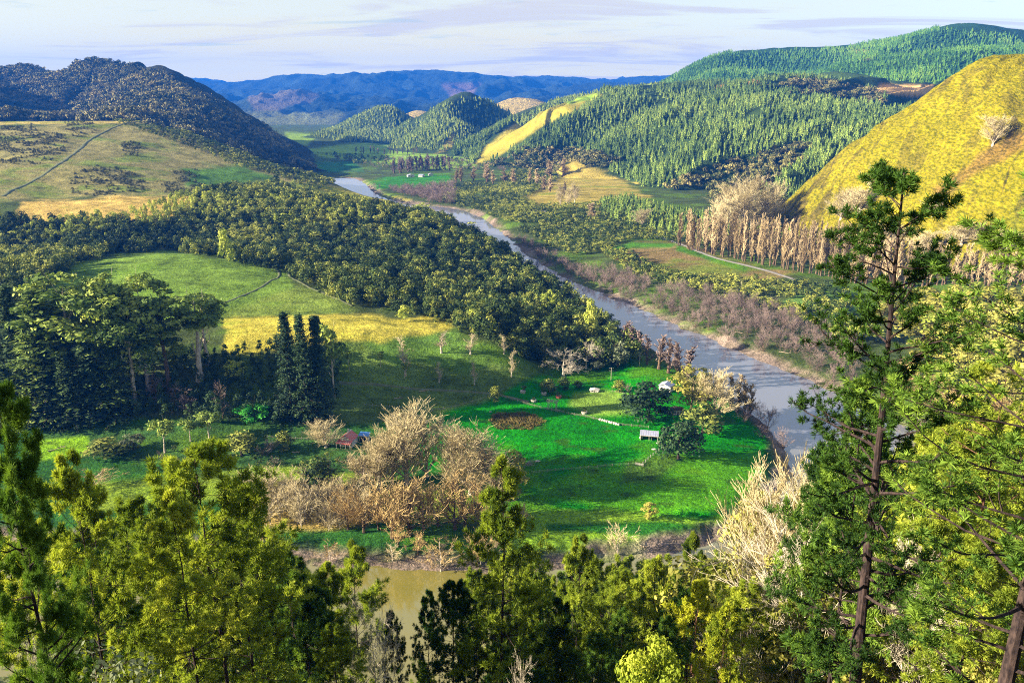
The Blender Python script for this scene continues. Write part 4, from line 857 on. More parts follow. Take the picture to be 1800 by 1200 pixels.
# saplings on the slope and small round-topped trees
for q, (a, b, c_) in enumerate([(713,660,589),(776,620,579),(827,622,582),(886,622,586),(899,662,615),(834,676,630),(772,672,636)]): tree_at(sapl[q % 2], 'bare_sapling', a, b, c_, 'bare pale poplar sapling on the shaded slope, ' + ordn(q, 7), 'sapling', 'bare saplings on the slope', 22 if q < 3 else 14)
for q, (a, b, c_) in enumerate([(614,650,613),(669,645,614),(711,665,634)]): tree_at(umb[0], 'small_umbrella_tree', a, b, c_, 'tiny umbrella-topped tree on the slope, ' + ordn(q, 3), 'tree', 'umbrella-topped young trees on the slope', 13)
# bush edge highlights
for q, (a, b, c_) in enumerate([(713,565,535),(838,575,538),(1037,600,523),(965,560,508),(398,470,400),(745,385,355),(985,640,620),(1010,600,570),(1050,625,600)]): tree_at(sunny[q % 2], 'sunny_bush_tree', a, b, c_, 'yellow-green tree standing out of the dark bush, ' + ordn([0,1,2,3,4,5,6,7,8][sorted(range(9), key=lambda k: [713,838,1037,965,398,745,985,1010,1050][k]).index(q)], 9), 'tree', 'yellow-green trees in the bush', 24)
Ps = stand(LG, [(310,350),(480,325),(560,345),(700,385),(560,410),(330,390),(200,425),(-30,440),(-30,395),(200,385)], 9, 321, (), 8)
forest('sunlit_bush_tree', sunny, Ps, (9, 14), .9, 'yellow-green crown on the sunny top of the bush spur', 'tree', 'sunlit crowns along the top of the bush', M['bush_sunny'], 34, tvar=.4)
# riverside trees right of the spur
tree_at(spread[0], 'spreading_bare_tree', 990, 660, 608, 'wide spreading bare tree with orange-tipped twigs at the paddock edge', 'tree', None, 66)
for q, (a, b, c_, pr, wd, l) in enumerate([(1030,648,598,spread[1],50,'greyish bare tree behind the wide spreading one'),(1050,650,625,greyb[0],30,'small round grey-green bush below the pale round tree'),(1086,645,590,greyb[0],44,'round silver-grey tree beside the utility pole'),(965,645,612,spread[1],44,'low tangled bare tree at the foot of the spur'),(968,632,612,greenb[0],34,'round green bush under the spur')]): tree_at(pr, 'edge_tree', a, b, c_, l, 'tree', None, wd)
for q, (a, b, c_, wd) in enumerate([(1098,612,563,18),(1110,622,567,16),(1124,632,578,18),(1137,640,585,16),(1158,648,585,24),(1175,655,592,20),(1192,662,600,24),(1208,668,605,22)]): tree_at(pop_m[q % 2], 'riverside_poplar', a, b, c_, 'bare mauve poplar at the water by the end of the spur, ' + ordn(q, 8), 'poplar', 'bare poplars on the inner bank', wd)
tree_at(darkround[0], 'dark_spreading_tree', 1140, 738, 658, 'large dark spreading evergreen in the farm garden', 'tree', None, 86)
tree_at(darkround[0], 'dark_spreading_tree', 1192, 806, 718, 'dark evergreen below the large spreading one, right of the open shed', 'tree', None, 74)
tree_at(olive[0], 'olive_tree', 1215, 720, 640, 'rounded yellow-green tree right of the dark evergreen', 'tree', None, 80)
tree_at(vase[1], 'garden_bare_tree', 1255, 735, 645, 'bare brownish tree beside the rounded yellow-green one', 'tree', None, 66)
tree_at(darkround[1], 'dark_bush', 1235, 760, 705, 'dark bush under the bare brownish tree', 'bush', None, 60)
for q, (a, b, c_) in enumerate([(1284,718,652),(1296,724,655),(1308,728,662),(1318,730,672)]): tree_at(pop[q % 4], 'bank_poplar', a, b, c_, 'pinkish bare poplar above the bend, ' + ordn(q, 4), 'poplar', 'pinkish poplars above the bend', 17)
for q, (a, b, c_) in enumerate([(1335,745,702),(1350,752,705),(1308,742,712),(1340,770,745),(1375,788,748)]): tree_at(will[q % 4], 'bank_willow', a, b, c_, 'dark bare willow on the bend of the inner bank, ' + ordn(q, 5), 'willow', 'willows on the bend', 32)
# the big pale trees beside the house and before them
bigs = [(715,850,711,vase[0],110,'tallest pale bare tree right of the red-roofed house'),(750,838,724,vase[1],70,'pale bare tree behind the tallest one'),(690,850,742,vase[2],75,'pale bare tree in front and left of the tallest one'),(640,862,790,vase[3],66,'yellowish bare tree just below the red-roofed house'),(668,862,760,vase[0],60,'slender pale tree between two larger ones near the house'),
        (828,868,727,vase[2],112,'broad pale bare tree with a domed top beside the rush patch'),(800,860,750,vase[1],60,'pale tree tucked into the left of the broad domed one'),(862,880,768,vase[3],66,'yellowish tree at the right flank of the broad domed one'),(895,880,790,olive[1],60,'leafy yellow-green tree at the right end of the pale trees'),
        (573,786,736,vase[2],56,'round pale bare tree left of the red-roofed house')]
for a, b, c_, pr, wd, l in bigs: tree_at(pr, 'pale_bare_tree', a, b, c_, l, 'tree', None, wd)
row = [(612,930,848),(640,935,850),(690,945,832),(720,940,828),(745,930,840),(800,930,835),(818,925,822),(845,930,835),(862,925,850),(700,960,905),(735,975,930),(665,930,870),(770,925,850),(840,990,930),(915,925,880)]
for q, (a, b, c_) in enumerate(sorted(row)): tree_at(vase_o[q % 2], 'orange_bare_tree', a, b, c_, 'orange-tinted bare tree by the near river bank, ' + ordn(q, 15), 'tree', 'orange bare trees along the near bank', (b - c_) * .72)
for q, (a, b, c_, pr, wd, l) in enumerate([(775,1003,955,will_o[0],60,'round orange bush standing at the edge of the olive water'),(845,992,930,will_o[1],34,'upright orange shrub on the near bank right of the round orange bush'),(1085,975,910,will_c[0],60,'pale bushy bare tree alone on the lower grass'),(1141,912,878,olive[1],24,'small upright olive bush alone on the bright grass'),(580,985,945,will_o[0],40,'orange bush on the muddy bank left of the open water'),(465,958,920,will_o[1],46,'orange bush at the left of the muddy bank'),(165,855,822,will_o[0],60,'orange bare shrub behind the left pines'),(870,970,940,will_o[1],36,'orange shrub in front of the cliff bank'),(690,985,955,will_c[1],36,'tangled cream shrub on the mud bank')]): tree_at(pr, 'bank_shrub', a, b, c_, l, 'shrub', None, wd)
# cream scrub band
def band(poly, step, seed, protos, hts, name, label, cat, group, wf=1.0, top=3, dens=None):
    P = stand(LG, poly, step, seed, (), top, dens, None, 4); rg = rs(seed); d = np.argsort(P[:, 1])[:300]
    for q in d: protos[rg.randint(len(protos))].put(name, P[q], rg.uniform(*hts), label, cat, group, None, wf * rg.uniform(.8, 1.2), rg=rg)
    rest = P[np.argsort(P[:, 1])[300:]]
    if len(rest): forest(name + '_mass', protos, rest, hts, wf, label, cat, None, protos[0].parts[-1][2], seed, n_ind=0, stuffname=name + '_thicket')
    print(name, len(P), round(time.time() - T0, 1)); return P
band([(425,860),(460,850),(560,860),(640,872),(650,915),(600,935),(520,930),(440,915)], 4.0, 331, will_c, (7, 13), 'cream_shrub', 'cream bare shrub in the scrub band above the muddy bank', 'shrub', 'cream scrub above the muddy bank')
band([(620,930),(760,940),(900,950),(980,975),(1100,985),(1240,965),(1330,935),(1330,955),(1200,985),(1000,1000),(700,1000),(600,985)], 7, 332, will_c + will_o, (2, 4.5), 'bank_scrub', 'low bare scrub on the near river bank', 'shrub', 'low scrub on the near bank', 1.1, 2, lambda X, Y, z: 0.5)
# purple willows of the far bank
band([(885,420),(930,430),(1010,470),(1060,478),(1150,500),(1250,520),(1340,540),(1440,570),(1500,600),(1500,690),(1440,668),(1340,630),(1240,588),(1130,540),(1050,508),(980,475),(915,440)], 7.6, 333, will, (6, 14), 'mauve_willow', 'mauve-brown bare willow in the thicket along the far bank', 'willow', 'mauve willows along the far bank', 1.0, 8, lambda X, Y, z: np.where(fbm(X / 18, Y / 18, 233, 3) > -.3, .95, .2))
# poplars
def line_trees(pts, n, protos, hpx, name, label, cat, group, jit=3, wpx=12, seed=9):
    rg = rs(seed); P = np.array(pts, float); s = np.r_[0, np.cumsum(np.hypot(*np.diff(P, axis=0).T))]
    for q in range(n):
        t = (q + rg.uniform(.1, .9)) / n * s[-1]; a = np.interp(t, s, P[:, 0]) + rg.uniform(-jit, jit); b = np.interp(t, s, P[:, 1]) + rg.uniform(-jit, jit) * .5
        tree_at(protos[rg.randint(len(protos))], name, a, b, b - np.interp(t, s, [hpx] * len(s) if isinstance(hpx, (int, float)) else hpx) * rg.uniform(.8, 1.12), label, cat, group, wpx * rg.uniform(.85, 1.25))
line_trees([(1192,432),(1250,446),(1330,462),(1420,478),(1500,495),(1580,505)], 92, pop, [64, 74, 84, 90, 92, 90], 'bare_poplar', 'tall slim bare poplar in the long row at the foot of the golden hill', 'poplar', 'poplar row under the golden hill', 5, 7.5)
line_trees([(1240,425),(1330,440),(1430,455),(1560,480)], 62, pop, [56, 62, 66, 72], 'bare_poplar', 'tall slim bare poplar in the rear row at the foot of the golden hill', 'poplar', 'rear poplar row under the golden hill', 7, 7.5, 10)
line_trees([(1560,505),(1650,500),(1830,505)], 50, pop, [80, 70, 66], 'bare_poplar', 'sunlit poplar in the row seen behind the tall dark pine', 'poplar', 'poplars behind the tall dark pine', 8, 9, 11)
for q, (a, b, c_, wd) in enumerate([(1290,400,318,56),(1320,405,300,60),(1350,400,312,54),(1272,415,335,44),(1305,412,325,50),(1338,410,330,50)]): tree_at(vase[q % 4], 'round_pale_tree', a, b, c_, 'domed pale bare tree above the start of the poplar row', 'tree', 'domed pale trees above the poplars', wd)
for q, (a, b, c_, wd) in enumerate([(1537,345,288,38),(1478,385,325,46),(1510,375,322,50),(1745,255,198,40),(1620,470,400,56),(1690,430,385,60),(1560,440,385,50),(1760,445,400,60),(1640,380,345,34)]): tree_at(vase[(q + 1) % 4], 'hillside_bare_tree', a, b, c_, ['bare tree with a thin trunk, alone on the golden slope left of the pine top', 'leftmost faint bare tree low on the golden slope', 'faint bare tree beside the leftmost one on the golden slope', 'bare tree in the gully high on the golden hill', 'wide pale bare tree behind the dark pine above the poplars', 'wide pale bare tree right of the dark pine', 'pale bare tree above the poplars left of the dark pine', 'pale bare tree near the right frame edge above the poplars', 'small bare tree behind the crown of the dark pine'][q], 'tree', 'bare trees on the golden hill', wd)
line_trees([(690,306),(720,300),(770,296),(790,300)], 26, pop_m, 26, 'mauve_poplar', 'mauve bare poplar in the clump beside the distant farm', 'poplar', 'mauve poplars by the distant farm', 3, 7, 12)
line_trees([(620,268),(690,272),(740,272)], 14, pop_m, 13, 'far_poplar', 'tiny dark poplar on the far green flat', 'poplar', 'tiny poplars on the far green flat', 1, 4, 13)
line_trees([(790,318),(850,322),(930,325),(1000,345)], 12, pop, 30, 'valley_poplar', 'orange-mauve bare poplar along the far bank upriver', 'poplar', 'scattered poplars upriver', 6, 10, 14)
for q, (a, b, c_) in enumerate([(966,312,280),(990,310,278),(857,318,285),(1040,385,355),(1128,398,365),(985,360,320),(1000,362,325),(1010,356,318)]): tree_at((pop + vase)[q], 'valley_bare_tree', a, b, c_, ['orange bare poplar at the foot of the plantation', 'second orange poplar at the foot of the plantation', 'dark slender poplar on the far bank near the farm', 'slim pinkish poplar in the far bank scrub', 'round mauve bare tree in the far bank scrub', 'orange tree left in the trio by the road bend', 'orange tree middle in the trio by the road bend', 'orange tree right in the trio by the road bend'][q], 'tree', None, 30 if q == 4 else 15)
# red-brown willows round the distant farm
band([(640,330),(680,332),(800,325),(800,360),(760,356),(700,340),(650,325)], 9, 334, will, (8, 12), 'farm_willow', 'reddish bare willow round the distant farm flat', 'willow', 'reddish willows round the distant farm', 1.2, 6)
band([(560,270),(700,278),(860,282),(900,300),(800,300),(690,300),(600,285)], 16, 335, bushes_lite + will, (7, 12), 'valley_tree', 'dark tree on the shaded valley floor by the distant farm', 'tree', 'valley floor trees by the distant farm', 1.3, 6, lambda X, Y, z: .6)
# dark shrubs scattered over the pasture
pat = [[(125,298),(200,292),(250,315),(250,338),(180,345),(130,340)], [(305,300),(350,298),(350,312),(310,315)], [(-10,225),(60,222),(110,240),(115,275),(60,290),(0,285)], [(110,215),(160,212),(170,235),(130,240)], [(215,245),(245,250),(240,275),(218,270)], [(280,325),(380,322),(420,345),(330,350)], [(540,335),(700,362),(720,372),(600,350)], [(820,575),(900,600),(930,650),(880,630)]]
Pk = np.concatenate([stand(LG, p_, 4.5, 340 + q, (), 2, lambda X, Y, z: sstep(-.1, .45, fbm(X / 14, Y / 14, 222, 3) + .15), None, 14) for q, p_ in enumerate(pat)])
forest('pasture_scrub', smallb, Pk, (1.2, 3.2), 1.4, 'dark scrub bushes spotting the pasture hill', 'scrub', None, M['scrub'], 35, n_ind=0)
Pk = stand(LG, [(865,728),(900,724),(940,730),(958,742),(930,752),(880,755),(860,742)], 1.4, 350, (), 1)
forest('rush_patch', [Proto('rush', [('crown', (lambda g_: (g_.add(*blades(rs(1).normal(size=(40, 3)) * np.array([.5, .5, 0]), rs(2).normal(size=(40, 3)) * .35 + np.array([0, 0, 1]), 1.0, .07, rs(3)), .5), g_)[1])(G()), M['rush'])])], Pk, (.7, 1.5), 1.2, 'brown rushes in the wet hollow of the paddock', 'rushes', None, M['rush'], 36, n_ind=0)
# trees left middle, below the grove
for q, (a, b, c_, pr, wd, l) in enumerate([(290,795,730,umb[0],44,'umbrella-topped tree with a thin trunk below the grove'),(335,775,732,umb[0],34,'small umbrella tree between two larger ones below the grove'),(368,770,724,umb[0],44,'bushy pale-topped tree right of the umbrella tree below the grove'),(235,790,755,greyb[0],40,'grey-green bush left of the umbrella tree'),(425,800,755,darkround[1],50,'dark bush on the shaded flat left of the house'),(185,800,770,darkround[1],60,'dark bushes on the shaded flat at the left'),(500,790,755,darkround[1],30,'small dark bush on the flat near the log fence'),(470,800,770,will[0],40,'bare bush beside the dark bush on the shaded flat'),(560,860,800,darkround[1],50,'dark thicket tree on the bank below the house')]): tree_at(pr, 'flat_tree', a, b, c_, l, 'tree', None, wd)
band([(250,790),(400,795),(560,800),(640,810),(600,835),(440,835),(260,830)], 7, 341, bushes_lite + will, (2.5, 6), 'flat_bush', 'dark low bush on the shaded flat below the house', 'bush', 'low bushes on the shaded flat', 1.2, 3, lambda X, Y, z: .6)
# bright trees across the river at the foot of the golden hill
pg = [(1500,600,560),(1640,560,505),(1680,570,500),(1720,560,495),(1760,565,500),(1800,570,500),(1660,610,545),(1700,620,550),(1745,615,545),(1790,625,550),(1650,650,600),(1690,665,600),(1735,670,600),(1780,680,600),(1640,600,560),(1600,560,515),(1570,570,530),(1820,620,540),(1830,680,600),(1620,610,560),(1655,575,520),(1690,600,540),(1720,590,525),(1750,590,530),(1780,600,540),(1815,590,520),(1670,640,580),(1710,650,590),(1760,645,580),(1800,650,585),(1700,700,640),(1760,705,640),(1810,720,650),(1640,690,630)]
for q, (a, b, c_) in enumerate(pg): tree_at(([sunny[1], olive[1], olive[0]])[q % 3], 'bright_bank_tree', a, b, c_, 'bright yellow-green tree across the river behind the right-hand pines', 'tree', 'bright trees under the golden hill at the right', 78)
for q, (a, b, c_) in enumerate([(1620,720,650),(1660,740,670),(1700,745,665),(1750,760,680),(1590,680,625),(1790,790,700)]): tree_at(vase_o[q % 2], 'orange_bank_tree', a, b, c_, 'orange bare tree on the far bank behind the right-hand pines', 'tree', 'orange bare trees behind the right-hand pines', 60)
print('mid', round(time.time() - T0, 1))
# ------------------------------------------------------------------ the foreground pines under the lookout
pa = [treep('pine', *pine(s, 24, 5.0, 64, z0, 15, .50, .032, 6, 6, .2, .12, .35, sp), M['bark_dark'], M['pine']) for s, z0, sp in ((101, .25, .7), (102, .45, .55), (103, .3, .9))]
pd = [treep('pine', *pine(s, 24, 4.8, 62, z0, 15, .50, .032, 6, 6, .2, .12, .35, sp), M['bark_dark'], M['pine_dark']) for s, z0, sp in ((104, .25, .8), (105, .45, .65))]
pgd = [treep('pine', *pine(s, 22, 5.4, 60, .1, 11, .55, .055, 5, 5, .2, .12, .35, .7), M['bark_red'], M['pine_gold']) for s in (106,)]
bigp = treep('pine', *pine(110, 28, 3.3, 84, .20, 16, .27, .018, 7, 7, .34, .14, .45, .45, .004), M['bark_dark'], M['pine_dark'])
bigp3 = treep('pine', *pine(113, 26, 4.2, 60, .12, 15, .30, .020, 6, 7, .27, .12, .6, .4, .004), M['bark_dark'], M['pine_dark'])
bigp2 = treep('pine', *pine(111, 26, 4.2, 60, .12, 15, .30, .020, 6, 7, .27, .12, .6, .4, .004), M['bark_red'], M['pine'])
closep = treep('pine', *pine(112, 14, 2.2, 80, .05, 20, .26, .010, 8, 9, .16, .14, .35, .6), M['bark_dark'], M['pine_dark'])
nb = [treep('bare', *bare(s, 18, 'spread', 26, 8, 8, 0, .18, .62, .018, .12), M['bark_pale'], M['twig_grey']) for s in (121, 122)]
ncr = [treep('bare', *bare(s, 20, 'vase', 44, 10, 10, 0, .22, .62, .020, .12), M['bark_pale'], M['twig_cream']) for s in (123, 124)]
nol = [lt(131, 18, 7, 60, 110, .26, 'round', M['olive'], M['bark_brown'], .1, .22, .9, .25), lt(132, 16, 6, 50, 110, .25, 'round', M['olive'], M['bark_brown'], .05, .25, .9, .25)]
ngr = [lt(133, 16, 6, 56, 110, .25, 'round', M['pine'], M['bark_dark'], .1, .24, .9, .25)]
FG = [ # px, py of the tip, distance, proto, width, label
 (1592,268,28,bigp,.95,'tall dark pine with a long bare trunk standing before the golden hill'),
 (1535,640,44,pd[0],.7,'thinner dark pine just behind the left of the tall dark pine'),
 (1975,250,22,bigp3,1.45,'pine at the right frame edge reaching its boughs into the picture'),
 (1775,640,46,bigp2,.9,'pine with an orange-brown trunk near the right frame edge'),
 (1700,745,52,pa[1],1.0,'bright green pine right of the tall dark trunk'),
 (1660,860,40,pa[0],.9,'lower green pine close to the right of the tall dark trunk'),
 (1745,880,34,pa[2],.9,'bright pine at the lower right in front of the orange trunk'),
 (1470,760,62,pd[1],.7,'dark pine boughs left of the tall dark trunk'),
 (-22,650,10,closep,.55,'very close dark pine cut by the left frame edge'),
 (112,780,42,pa[0],.62,'bright green upright pine at the left beside the close dark one'),
 (165,850,58,pa[2],.75,'green pine behind the bright upright one at the left'),
 (232,872,64,pa[1],.8,'green pine between the upright left pine and the broad one'),
 (345,768,50,pa[1],.88,'broad many-limbed pine that rises highest at the lower left'),
 (300,850,44,pa[2],.8,'pine in front of the broad lower-left pine'),
 (405,845,56,pa[0],.85,'pine at the right shoulder of the broad lower-left pine'),
 (430,905,66,pa[1],.7,'thinner pine with a leaning trunk right of the broad pine'),
 (505,965,72,pd[0],.8,'bushy dark pine left of the olive water'),
 (575,985,80,pa[2],.75,'green pine left of the open water'),
 (615,950,90,pa[0],.7,'spire-topped pine at the left edge of the olive water'),
 (880,790,62,pa[2],.72,'tall central pine with a straight dark trunk'),
 (790,1010,62,pd[1],.72,'dark pine just left of the tall central pine'),
 (748,1035,84,pd[0],.55,'short dark pine at the right edge of the open water'),
 (690,1068,60,pd[1],.42,'small dark spire pine standing against the olive water'),
 (1016,930,78,pa[0],.62,'upright bright pine midway between central pine and pale trees'),
 (955,1010,90,pd[0],.85,'dark spreading pine right of the tall central pine'),
 (1095,1000,84,pa[1],.8,'green pine right of the upright bright pine'),
 (1160,975,92,pa[0],.75,'green pine below the pale bush on the grass'),
 (1215,930,96,pa[2],.6,'narrow pointed pine at the right end of the lower grass'),
 (925,985,88,pa[0],.55,'slim pine close to the right of the tall central pine'),
 (1055,985,100,pa[1],.7,'light green pine at the foot of the cliff bank'),
 (1125,1005,96,pd[0],.7,'dark pine under the pale bush on the grass'),
 (1262,985,92,pa[1],.7,'green pine under the olive-yellow bushy tree'),
 (985,1045,72,pa[2],.8,'pine below the upright bright pine'),
 (20,940,60,pa[1],.9,'green pine behind the very close dark one at the left edge'),
 (70,905,75,pa[0],.8,'yellow-green pine left of the bright upright one'),
 (140,925,90,pa[2],.8,'pine low behind the bright upright one'),
 (268,900,95,pa[1],.8,'pine behind the left shoulder of the broad one'),
 (385,925,100,pa[0],.8,'pine behind the right shoulder of the broad one'),
 (480,985,105,pa[2],.8,'green pine over the left end of the pool'),
 (535,1000,95,pa[1],.8,'green pine between the bushy dark one and the pool'),
 (835,1000,100,pa[1],.7,'green pine behind the tall central pine'),
 (900,1030,110,pa[2],.9,'broad green pine low behind the central pine'),
 (975,1000,112,pa[0],.7,'pine in front of the cliff bank'),
 (1035,1010,112,pd[0],.8,'dark pine in front of the cliff bank'),
 (1090,1015,118,pa[1],.8,'green pine near the foot of the slope below the pale bush'),
 (1150,1005,118,pa[2],.8,'green pine near the water below the lower grass'),
 (1200,1000,120,pa[0],.8,'yellow-green pine low beside the narrow pointed one'),
 (1255,1000,115,pa[1],.8,'yellow-green pine low beside the olive bushy tree'),
 (1300,1010,100,pa[2],.8,'pine under the left of the cream bare trees'),
 (1530,760,100,pa[2],.8,'green pine behind the crown base of the tall dark pine'),
 (1600,790,95,pa[1],.8,'green pine right behind the tall dark trunk'),
 (1650,745,100,pa[0],.8,'yellow-green pine over the end of the river reach'),
 (1740,700,90,pa[1],.9,'yellow-green pine left of the orange trunk'),
 (1800,720,80,pa[2],.9,'bright pine at the right edge behind the orange trunk'),
 (1760,800,62,pa[0],.9,'full bright pine in front of the orange trunk'),
 (1690,950,45,pa[1],.8,'low bright pine in the right corner thicket'),
 (890,975,140,pa[1],.8,'small green pine over the cliff bank beside the central pine'),
 (945,968,145,pa[0],.8,'small pine against the cliff bank'),
 (1000,975,150,pd[0],.8,'dark little pine against the cliff bank'),
 (1050,972,148,pa[2],.8,'small green pine under the pale bush'),
 (1105,978,150,pa[1],.9,'bushy small pine beneath the lower grass'),
 (1165,965,150,pa[0],.8,'small pine left of the narrow pointed one'),
 (1240,970,145,pa[2],.9,'small pine at the meadow edge beside the narrow pointed one'),
 (1310,960,140,pa[1],.9,'green pine at the meadow edge under the cream trees'),
 (500,975,150,pa[1],.9,'small pine on the near bank at the left of the pool'),
 (445,968,150,pa[2],.9,'small pine on the near bank right of the broad pine'),
 (380,965,150,pa[0],1.0,'small pine seen between the limbs of the broad pine'),
 (455,1010,84,pa[0],.7,'pine at the left end of the open water'),
 (1225,1010,58,pgd[0],.75,'golden-green pine at the lower right of the centre'),
 (1180,1075,50,pd[0],.8,'dark pine below the golden-green one'),
 (1275,1060,46,pgd[0],.6,'smaller golden pine beside the larger golden-green pine'),
]
for q, (a, b, Y, pr, wf, l) in enumerate(FG):
    o = near_tree(pr, 'pine_tree', a, b, Y, l, 'pine tree', 'pines under the lookout', wf)
    if pr is bigp:                       # leans a little to the left towards its tip
        o.rotation_euler = (0, R(-4.2), .6); o.rotation_mode = 'XYZ'; o.location.x += math.sin(R(4.2)) * o.scale[2] * pr.h - .75
OT = [(1400,765,86,ncr[0],.95,'bare_tree','tall cream bare tree at the right of the green meadow','tree'),
 (1362,800,96,ncr[1],.85,'bare_tree','cream bare tree overlapping the edge of the green meadow','tree'),
 (1450,780,80,ncr[1],.9,'bare_tree','cream bare tree between the meadow and the tall dark pine','tree'),
 (1400,860,66,nb[0],.9,'bare_tree','whitish bare tree with curling branches left of the tall dark trunk','tree'),
 (1425,930,50,nb[1],.8,'bare_tree','curly-limbed white bare tree at the bottom right','tree'),
 (1345,1000,54,nb[0],.7,'bare_tree','low white bare tree with arching branches','tree'),
 (1610,880,50,nb[1],.6,'bare_tree','thin white bare tree right of the tall dark trunk','tree'),
 (1650,940,40,nb[0],.5,'bare_tree','whitish sapling in the thicket right of the tall dark trunk','tree'),
 (1500,950,60,ncr[0],.8,'bare_tree','cream bare tree behind the tall dark trunk','tree'),
 (1570,960,64,ncr[1],.8,'bare_tree','cream bare tree right behind the tall dark trunk','tree'),
 (650,1040,50,nb[0],.5,'bare_tree','pale bare tree before the olive water','tree'),
 (920,1130,40,nb[1],.35,'bare_tree','short pale twiggy tree at the bottom centre','tree'),
 (1290,935,88,nol[0],.8,'olive_bush','olive-yellow bushy tree at the edge of the meadow','tree'),
 (1370,850,100,nol[1],.8,'olive_bush','olive leafy tree among the cream bare trees','tree'),
 (1450,850,92,nol[0],.8,'olive_bush','olive leafy tree right of the cream bare trees','tree'),
 (1480,1000,70,nol[1],.8,'olive_bush','yellow-green bushy tree behind the lower dark trunk','tree'),
 (1570,1010,76,nol[0],.8,'olive_bush','yellow-green bushy tree right behind the lower dark trunk','tree'),
 (1440,770,118,nol[0],.7,'olive_bush','yellow-green tree top at the near end of the river reach','tree'),
 (1660,800,74,ngr[0],.8,'olive_bush','yellow-green crown behind the right-hand pines','tree'),
 (1720,940,60,ngr[0],.9,'olive_bush','bright leafy tree low in the right corner thicket','tree'),
 (1640,1040,50,nol[1],.8,'olive_bush','yellow bushy tree low right of the dark trunk','tree'),
 (1780,1080,40,nol[0],.7,'olive_bush','golden bushy tree in the lower right corner','tree'),
 (1150,1110,40,ngr[0],.6,'olive_bush','leafy bright green tree at the bottom right of centre','tree'),
 (60,1125,26,nb[0],.4,'bare_tree','tangle of grey twigs in the lower left corner','shrub')]
for a, b, Y, pr, wf, nm, l, cat in OT: near_tree(pr, nm, a, b, Y, l, cat, None, wf)
greyn = lt(141, 5, 3.2, 40, 160, .09, 'round', M['grey_leaf'], M['bark_brown'], .02, .3, .8, .08)
near_tree(greyn, 'grey_shrub', 105, 1105, 17, 'fine-leaved grey-green shrub in the lower left corner', 'shrub', None, 1.0)
# the rest of the pines on the slope, lower than the ones that stand out
rg = rs(555); n_ = 0
used = set()
while n_ < 110:
    px = rg.uniform(-60, 1860); Y = rg.uniform(48, 140); x = (px - 900) / FPX * (Y + 30) * .98
    lim = np.interp(px, [-60, 60, 200, 450, 560, 600, 640, 660, 740, 780, 900, 1000, 1150, 1300, 1450, 1600, 1860], [900, 880, 930, 960, 1000, 1120, 1175, 1200, 1160, 1080, 1050, 1040, 1040, 1010, 920, 900, 860])
    py = lim + abs(rg.normal()) * 60 + 8; n_ += 1
    z = unproj_Y(px, py, Y)[2]; g = float(height(x, Y)); h = z - g
    if h < 7 or h > 32: continue
    c_ = rg.randint(6); pr = (pd + pd + pa[:2])[c_] if px < 1250 else (pa + ngr + nol + nol)[c_]
    nf = min(FG, key=lambda f: abs(f[0] - px) + abs(f[1] - py) * .5)[5]
    l = ('lower dark pine' if pr in pd else 'lower green pine' if pr in pa else 'leafy crown') + (' left' if nf and px < min(FG, key=lambda f: abs(f[0] - px) + abs(f[1] - py) * .5)[0] else ' right') + ' of the ' + nf
    l = ' '.join(l.split()[:16])
    if l in used: continue
    used.add(l)
    near_tree(pr, 'slope_tree', px, py, Y, ' '.join(l.split()[:16]), 'tree', 'trees filling the slope under the lookout', .9)
print('near', round(time.time() - T0, 1))
# ------------------------------------------------------------------ farm things
def ground_box(g, P, d, rz=0, zo=0): box(g, (P[0], P[1], P[2] + d[2] / 2 + zo), d, rz)
def piece(name, fn, mat, parent, label=None):
    g = G(); fn(g); o = g.obj(name, M[mat], parent); 
    if label: o['label'] = label
    return o
def gable(g, w_, d_, z0, h, ov=.3, th=.12):      # ridge along Y
    a, b = w_ / 2 + ov, d_ / 2 + ov; s = h / (w_ / 2); zb = z0 - ov * s
    for sg in (-1, 1):
        V = [(sg * a, -b, zb), (0, -b, z0 + h), (0, b, z0 + h), (sg * a, b, zb)]; V2 = [(x, y, z + th) for x, y, z in V]
        g.add(V + V2, [(0, 1, 2, 3), (4, 7, 6, 5), (0, 4, 5, 1), (1, 5, 6, 2), (2, 6, 7, 3), (3, 7, 4, 0)], .5)
def walls(g, w_, d_, h, gh=0):
    box(g, (0, 0, h / 2 - .3), (w_, d_, h + .6))
    if gh:
        for y in (-d_ / 2, d_ / 2):
            sy = math.copysign(.06, y); V = [(-w_ / 2, y, h), (w_ / 2, y, h), (0, y, h + gh), (-w_ / 2, y - sy, h), (w_ / 2, y - sy, h), (0, y - sy, h + gh)]
            g.add(V, [(0, 1, 2), (3, 5, 4)], .5); g.T.append(np.zeros((0, 3), int))
x, y, z = at(613, 779)
hs = empty('farm_house', (x, y, z + .1), R(-14)); tag(hs, 'old cottage with a rusty red iron roof beside the round pale tree', 'house')
piece('wall', lambda g: walls(g, 6.6, 6.5, 2.9, 2.4), 'white', hs)
rf = piece('roof', lambda g: gable(g, 6.6, 6.5, 2.9, 2.4), 'iron_red', hs)
piece('ridge_cap', lambda g: box(g, (0, 0, 5.46), (.35, 7.2, .12)), 'white', rf)
piece('chimney', lambda g: box(g, (-.4, 1.2, 5.9), (.7, .7, 1.6)), 'concrete', rf)
def ver(g):
    V = [(-3.6, -3.35, 2.75), (3.6, -3.35, 2.75), (3.6, -6.0, 2.05), (-3.6, -6.0, 2.05)]; V2 = [(a, b, c + .1) for a, b, c in V]
    g.add(V + V2, [(0, 1, 2, 3), (4, 7, 6, 5), (0, 4, 5, 1), (1, 5, 6, 2), (2, 6, 7, 3), (3, 7, 4, 0)], .5)
piece('veranda_roof', ver, 'iron_red', hs)
for q in range(9): piece('batten', lambda g: box(g, (-3.4 + q * .85, -4.68, 2.52), (.14, 2.6, .06)), 'white', rf)
